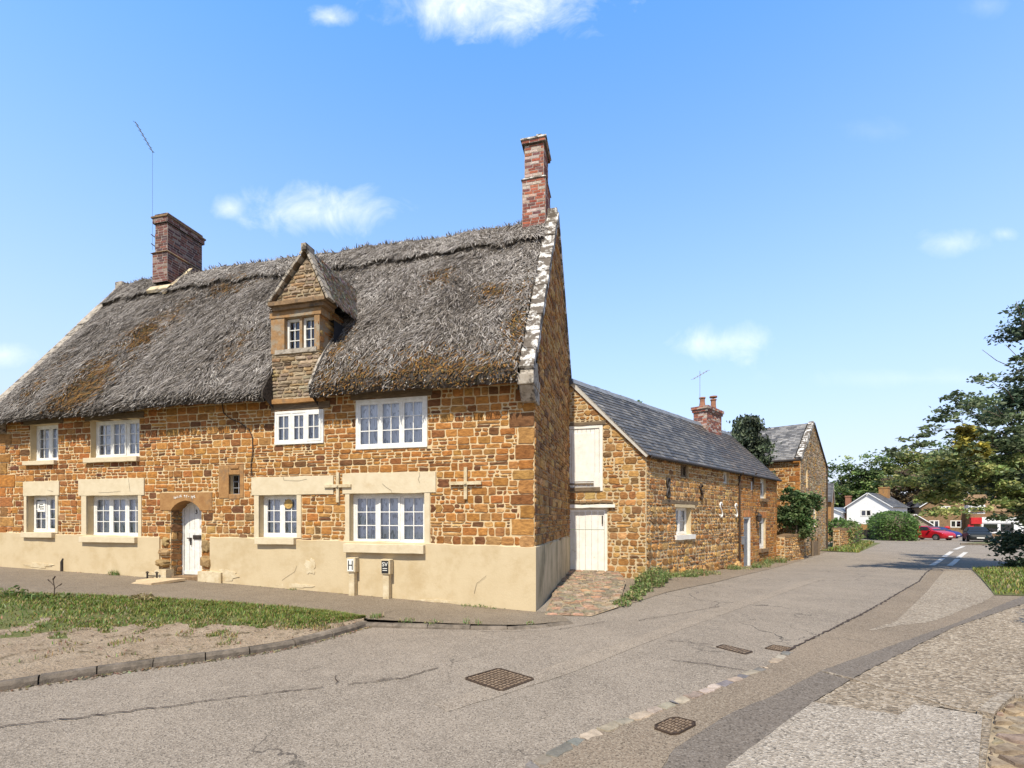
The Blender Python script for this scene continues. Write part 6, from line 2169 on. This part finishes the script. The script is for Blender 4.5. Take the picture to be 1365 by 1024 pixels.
tree('leafy_shrub', 'glossy green shrub spilling over the short broken wall by the gable house', (14.7, 23.95, -.35), 0, .07,
     [(14.65 + dx, 23.95 + dy, z, r, r * .8, r * .8, n) for dx, dy, z, r, n in ((0, 0, 1.6, .95, 1800), (.1, 0, 2.5, .85, 1700), (-.5, -.1, 1.9, .6, 900), (.65, .2, 1.8, .65, 900), (.0, 0, 3.0, .5, 600), (.35, -.1, 1.2, .7, 800), (.8, 0, 2.5, .5, 500))], .19, [(.05, .10, .03), (.08, .14, .045), (.12, .18, .06), (.2, .25, .1)], 10, (14.7, 23.95, 2.4), cat='shrub')

# wood behind the village
K_ = 0
for (px, Y, top, w, pal, nm, lab) in ((1092, 96, 13.0, 5.5, DGREEN, 'woodland_tree', 0), (1122, 92, 13.4, 5.5, DGREEN, 'woodland_tree', 0), (1152, 90, 14.2, 5.5, DGREEN, 'woodland_tree', 0), (1184, 92, 15.4, 6, DGREEN, 'woodland_tree', 0),
                                 (1216, 90, 15.2, 6, OLIVE, 'woodland_tree', 1), (1252, 88, 15.8, 6, DGREEN, 'woodland_tree', 0), (1290, 86, 16.0, 6, OLIVE, 'woodland_tree', 1), (1330, 88, 16.6, 6.5, DGREEN, 'woodland_tree', 0), (1370, 84, 16, 6, DGREEN, 'woodland_tree', 0),
                                 (1196, 78, 9.5, 3.6, COPPER, 'copper_tree', 2), (1222, 76, 9.0, 3.4, COPPER, 'copper_tree', 2), (1225, 70, 4.6, 2.8, PURPLE, 'dark_bush', 3), (1250, 76, 11.5, 4.2, OLIVE, 'olive_tree', 4), (1278, 74, 12.2, 4.2, OLIVE, 'olive_tree', 4),
                                 (1310, 73, 11.8, 4.4, OLIVE, 'olive_tree', 4), (1345, 72, 11.5, 4.4, OLIVE, 'olive_tree', 4), (1400, 76, 14, 6, DGREEN, 'woodland_tree', 0), (1250, 69, 5.2, 2.2, OLIVE, 'olive_tree', 4)):
    K_ += 1
    rg = random.Random(100 + K_)
    x = (px - 682.5) / 620 * Y
    zb = -.85
    cl = []
    nn_ = 9
    for i in range(nn_):
        a = rg.uniform(0, 6.28); rr = w * rg.uniform(.15, .7); h = rg.uniform(.12, .82)
        sh_ = math.sin(math.pi * min(.95, h * .85 + .18))
        r = w * rg.uniform(.38, .55)
        cl.append((x + math.cos(a) * rr * sh_, Y + math.sin(a) * rr * sh_, zb + (top - zb) * h, r, r, r * .7, 620))
    cl.append((x, Y, top - w * .35, w * .45, w * .45, w * .4, 330))
    labs = ['dark green woodland tree in the far belt behind the village', 'olive green woodland tree in the far belt behind the village', 'brownish copper tree behind the white bungalow and hedge',
            'low dark purple bush behind the clipped hedge', 'yellow green tree behind the village shop and brown stone house']
    tree(nm, labs[lab], (x, Y, zb), 0, .3, cl, .62 if lab != 3 else .4, pal, 200 + K_, (x, Y, zb + (top - zb) * .7),
         group=['dark trees of the far belt', 'olive trees of the far belt', 'copper trees behind the bungalow', None, 'yellow green trees behind the shop'][lab], cat='tree' if lab != 3 else 'bush')


def hedge(name, label, poly, z0, z1, n, lsize, pal, seed, cat='hedge', rnd=.5):
    rg = random.Random(seed)
    cx, cy = sum(p[0] for p in poly) / len(poly), sum(p[1] for p in poly) / len(poly)
    t = thing(name, label, cat, (cx, cy, z0))
    core, lv = Mesh(), Mesh()
    L = len(poly)
    rows = [(z0, 1.0), (z0 + (z1 - z0) * .55, 1.02), (z0 + (z1 - z0) * .85, .90), (z1 - .05, .6)]
    vs = [(cx + (p[0] - cx) * k * .93, cy + (p[1] - cy) * k * .93, z) for z, k in rows for p in poly]
    core.add(vs, [(r * L + i, r * L + (i + 1) % L, (r + 1) * L + (i + 1) % L, (r + 1) * L + i) for r in range(3) for i in range(L)] + [tuple(3 * L + i for i in range(L))], 0)
    link('stems', core, 'bark', t, True)
    for i in range(n):
        a = rg.uniform(0, L); k = int(a) % L; u = a - int(a)
        p, q = poly[k], poly[(k + 1) % L]
        ex, ey = p[0] + (q[0] - p[0]) * u, p[1] + (q[1] - p[1]) * u
        h = rg.random() ** .8
        if rg.random() < .35: rad, h = math.sqrt(rg.random()), 1.0
        else: rad = 1
        s_ = 1.02 if h < .6 else 1.02 - .42 * ((h - .6) / .4) ** 2
        s_ = s_ * rad if rad < 1 else s_
        zz = z0 + (z1 - z0) * (h if rad == 1 else 1 - .35 * max(0, (rad - .55) / .45) ** 2)
        j = .17
        pp = Vector((cx + (ex - cx) * s_ + rg.gauss(0, j), cy + (ey - cy) * s_ + rg.gauss(0, j), zz + rg.gauss(0, j * .7)))
        g = .8 + .5 * (.5 + .5 * nz3(pp.x * 1.4, pp.y * 1.4, pp.z * 2))
        leaf(lv, pp, lsize, rg, pal, g)
    link('foliage', lv, 'leaf', t, True)
    return t


hedge('clipped_hedge', 'rounded bright green clipped hedge left of the red hatchback', [(36.6, 45.6), (37.8, 44.2), (39.7, 45.6), (44.9, 54.5), (43.0, 56), (37.2, 47.8)], -.55, 2.2, 9000, .22, HEDGE, 31)
hedge('creeper', 'straggling green creeper heaped over the low wall past the gable house', [(24.6, 34.0), (27.4, 36.6), (28.6, 38.8), (27.6, 39.3), (24.4, 35.4)], -.4, 1.35, 2600, .22, HEDGE + OLIVE, 32, cat='creeper')
hedge('creeper', 'small green creeper on the wall nearest the gable house drainpipe', [(23.2, 33.1), (24.8, 34.4), (24.5, 35.0), (22.9, 33.7)], .5, 1.5, 900, .22, HEDGE, 33, cat='creeper')

# grass: blades on the bank, on the verge, and tufts on the bare earth
gr_, rg = Mesh(), random.Random(44)
GRS = [(0.143, 0.197, 0.032), (0.2, 0.243, 0.05), (0.101, 0.147, 0.025), (0.286, 0.28, 0.079), (0.244, 0.255, 0.054)]
DRY = [(0.414, 0.345, 0.161), (0.322, 0.253, 0.115), (0.253, 0.196, 0.092)]


def blade_g(p, h, w, pal, lean=.5):
    a = rg.uniform(0, 6.28); d = Vector((math.cos(a), math.sin(a), 0)); s_ = Vector((-d.y, d.x, 0)) * w
    l = d * h * rg.uniform(.1, lean)
    c = tuple(x * rg.uniform(.7, 1.3) for x in rg.choice(pal))
    gr_.add([p - s_, p + s_, p + UPV * h * .55 + l * .4 + s_ * .7, p + UPV * h * .55 + l * .4 - s_ * .7, p + UPV * h + l], [(0, 1, 2, 3), (3, 2, 4)], 0, c)


n = 0
while n < 30000:
    t_ = 1.1 + 4.9 * rg.random() ** .8; w_ = rg.random() * .95
    p = bank_pt(t_, w_)
    lim = grass_limit(p)
    dens = .5 + .5 * nz3(p.x * 2.2, p.y * 2.2, 1)
    if w_ > lim:
        if not (dens > .60 and rg.random() < .22): continue
        n += 1
        blade_g(p, rg.uniform(.02, .06), .006, DRY + GRS[:1], 1.2)
    else:
        if rg.random() > -.15 + 1.25 * dens + .5 * (w_ < .25): continue
        n += 1
        edge = w_ > lim - .12
        blade_g(p, rg.uniform(.022, .06) * (.7 if edge else 1) * (.7 + .6 * dens), rg.uniform(.004, .010), GRS + GRS[2:3] + (DRY if edge or rg.random() < .3 else []), 1.4)
tag(link('grass', gr_, 'grass', kind='stuff'), 'sparse green grass on the bank before the cottage', 'grass')
gr_ = Mesh(); n = 0
VP = [(11.1, 10.7), (11.7, 10.62), (24, 11.6), (27, 20.3), (21.5, 19.6), (17.7, 17.9)]
while n < 15000:
    x, y = rg.uniform(11, 24), rg.uniform(10.6, 20)
    inside = False; j = len(VP) - 1
    for i in range(len(VP)):
        (xi, yi), (xj, yj) = VP[i], VP[j]
        if (yi > y) != (yj > y) and x < (xj - xi) * (y - yi) / (yj - yi) + xi: inside = not inside
        j = i
    if not inside: continue
    n += 1
    blade_g(Vector((x, y, terrain(x, y) + .045)), rg.uniform(.04, .11), .014, GRS + DRY[:1] + [(.26, .33, .09)], .9)
tag(link('grass', gr_, 'grass', kind='stuff'), 'lush grass on the right verge under the big roadside tree', 'grass')
gr_ = Mesh()
for i in range(4500):
    u = rg.random(); v = rg.random()
    a = Vector((20.0, 29.5, 0)) + (Vector((30.5, 41.0, 0)) - Vector((20.0, 29.5, 0))) * u
    p = a + Vector((.74, -.67, 0)) * (v * 1.6 * (1 - .3 * u)); p.z = terrain(p.x, p.y) + .01 + .05 * (1 - v)
    blade_g(p, rg.uniform(.08, .25), .03, GRS + DRY[:1], .9)
tag(link('grass', gr_, 'grass', kind='stuff'), 'long grass at the foot of the creeper covered wall', 'grass')
bm = Mesh()
for i in range(8):
    a = Vector((19.9, 29.4, 0)) + (Vector((30.6, 41.1, 0)) - Vector((19.9, 29.4, 0))) * i / 8; b = Vector((19.9, 29.4, 0)) + (Vector((30.6, 41.1, 0)) - Vector((19.9, 29.4, 0))) * (i + 1) / 8
    o = Vector((.74, -.67, 0)) * 1.6
    z = lambda q, k: Vector((q.x, q.y, terrain(q.x, q.y) + k))
    bm.face([z(a, .05), z(b, .05), z(b + o, .006), z(a + o, .006)][::-1])
    bm.face([z(a - o * .7, .05), z(b - o * .7, .05), z(b, .05), z(a, .05)][::-1])
link('grass_verge', bm, 'turf', kind='structure')


def weed(name, label, loc, h, r, n, pal, seed, group=None, blades=.5, ls=.05):
    global gr_
    g = random.Random(seed)
    t = Mesh(); gr_ = t
    B = Vector(loc)
    for i in range(int(n * blades)):
        a = g.uniform(0, 6.28); q = r * math.sqrt(g.random())
        blade_g(B + Vector((math.cos(a) * q, math.sin(a) * q, 0)), h * g.uniform(.4, 1.0), .006, pal, .8)
    for i in range(int(n * (1 - blades))):
        a = g.uniform(0, 6.28); q = r * math.sqrt(g.random())
        leaf(t, B + Vector((math.cos(a) * q, math.sin(a) * q, h * g.random() * (1 - .6 * q / r))), ls, g, pal, 1.0, .5, .6)
    t.v = [(x - B.x, y - B.y, z - B.z) for x, y, z in t.v]
    o = link(name, t, 'grass')
    o.location = B
    return tag(o, label, 'weed', group)


WG = [(.14, .21, .055), (.20, .27, .08), (.10, .16, .04), (.27, .30, .12), (.30, .26, .12)]
for i, (x, y, h, r, n) in enumerate(((2.25, 9.5, .14, .20, 130), (2.6, 10.1, .20, .24, 190), (2.85, 10.7, .16, .22, 140), (3.15, 11.3, .26, .28, 300), (3.6, 12.2, .42, .38, 560), (4.0, 13.0, .5, .36, 560), (4.45, 13.75, .3, .3, 300))):
    weed('weed_clump', 'fresh green weeds growing between the brick ramp and the barn corner', (x, y, .02), h, r, n, WG, 300 + i, 'weeds at the barn corner', .35, .085)
for i in range(22):
    s = rg.uniform(.9, 13.4)
    q = KB + BS * s + BN * rg.uniform(.12, .75)
    dry = rg.random() < .4
    weed('weed_tuft', 'straggling roadside weeds along the foot of the barn wall', (q.x, q.y, terrain(q.x, q.y) + .01), rg.uniform(.12, .42) if s > 8 else rg.uniform(.08, .25), rg.uniform(.18, .38), 170, WG + (DRY if dry else []), 330 + i, 'weeds along the barn wall', .55, .07)
for i, (x, y, z, h, r, n) in enumerate(((-2.3, 7.9, .10, .10, .12, 90), (-1.75, 7.75, .07, .07, .14, 70), (-1.3, 7.68, .06, .06, .16, 70), (-.75, 7.63, .05, .16, .06, 24), (-.55, 7.62, .05, .12, .05, 18), (.3, 7.7, .04, .05, .1, 30))):
    weed('kerb_weed', 'little weeds rooted along the kerb where the grass bank ends', (x, y, z), h, r, n, WG + DRY[:1], 360 + i, 'weeds in the kerb joint', .7, .04)
for i, lx in enumerate((-10.4, -10.25, -1.35, -1.1, -.85, -5.3)):
    p = CM @ Vector((lx, -.09, base_z(lx)))
    weed('wall_weed', 'small weeds at the foot of the painted plinth', tuple(p), .16 if i < 2 else .06, .07 if i < 2 else .12, 40, WG, 370 + i, 'weeds at the foot of the plinth', .6, .04)
for i, (t_, w_, h) in enumerate(((2.25, .12, .14), (2.1, .06, .2), (2.0, .1, .16), (2.55, .08, .12), (3.25, .05, .14), (3.3, .08, .12))):
    weed('bank_weed', 'leafy weeds along the pavement edge of the grass bank', tuple(bank_pt(t_, w_)), h, .16, 80, WG if i < 4 else DRY, 380 + i, 'weeds on the bank', .35, .08)
p = bank_pt(2.42, .07)
tw = Mesh()
for a, b, r in (((0, 0, 0), (.01, 0, .16), .008), ((.01, 0, .16), (-.02, 0, .32), .007), ((.01, 0, .14), (.10, 0, .21), .006), ((.0, 0, .2), (-.10, .02, .28), .006), ((-.02, 0, .3), (.02, 0, .36), .012), ((.1, 0, .2), (.14, 0, .23), .010), ((-.1, .02, .27), (-.13, .02, .30), .010)):
    tw.tube([tuple(p + Vector(a)), tuple(p + Vector(b))], r, 5)
tw.v = [(x - p.x, y - p.y, z - p.z) for x, y, z in tw.v]
o = link('dead_thistle', tw, 'cable'); o.location = p
tag(o, 'dead brown thistle stalk standing on the grass bank', 'thistle')

# blown leaves and grit gathered along the kerb, the plinth and the foot of the barn
lt = Mesh()
LIT = [(.22, .15, .08), (.32, .24, .14), (.13, .09, .055), (.42, .33, .21), (.16, .14, .07)]
for i in range(1500):
    k = rg.random()
    if k < .5:
        t_ = rg.uniform(1.2, 6); q = catmull(KB3, t_); d = catmull(KB3, min(6, t_ + .05)) - catmull(KB3, t_ - .05)
        nn_ = Vector((d.y, -d.x, 0)).normalized()
        p = q + nn_ * (.14 + abs(rg.gauss(0, .05))); p.z = .008
    elif k < .62:
        lx = rg.uniform(-13, -.2); p = CM @ Vector((lx, -.05 - abs(rg.gauss(0, .06)), base_z(lx) + .006))
    elif k < .8:
        p = KB + BS * rg.uniform(-.4, 12) + BN * (.5 + abs(rg.gauss(0, .5))); p.z = terrain(p.x, p.y) + .02
    else:
        p = bank_pt(rg.uniform(1.2, 5.8), rg.uniform(.55, .97)) + UPV * .006
    s_ = rg.uniform(.008, .026); a = rg.uniform(0, 6.28); u = Vector((math.cos(a), math.sin(a), rg.uniform(-.2, .5))) * s_; v = Vector((-math.sin(a), math.cos(a), rg.uniform(-.2, .5))) * s_ * .6
    c = tuple(x * rg.uniform(.7, 1.2) for x in rg.choice(LIT))
    lt.add([p - u, p + v, p + u + UPV * .004, p - v], [(0, 1, 2), (0, 2, 3)], 0, c)
tag(link('leaf_litter', lt, 'grass', kind='stuff'), 'dry leaf litter and grit gathered along the kerb and walls', 'leaf litter')
# what stands beyond the left end of the cottage
a, b = CM @ Vector((-14.6, 1.4, 0)), CM @ Vector((-24, 1.2, 0))
stone_wall('boundary_wall', 'tall ironstone boundary wall running left from the far end of the cottage', [(b.x, b.y), (a.x, a.y)], 2.5, .4, 97)
a = CM @ Vector((-19, 8, 0))
tree('garden_tree', 'broad green garden tree behind the boundary wall left of the cottage', (a.x, a.y, 0), 0, .2, [(a.x + dx, a.y + dy, z, r, r, r * .8, 900) for dx, dy, z, r in ((0, 0, 4.2, 1.7), (1.2, 0, 3.6, 1.4), (-1.4, .3, 3.7, 1.5), (.2, -.3, 5.2, 1.3), (-2.6, 0, 3.2, 1.3))], .22, DGREEN, 61, (a.x, a.y, 4.4))
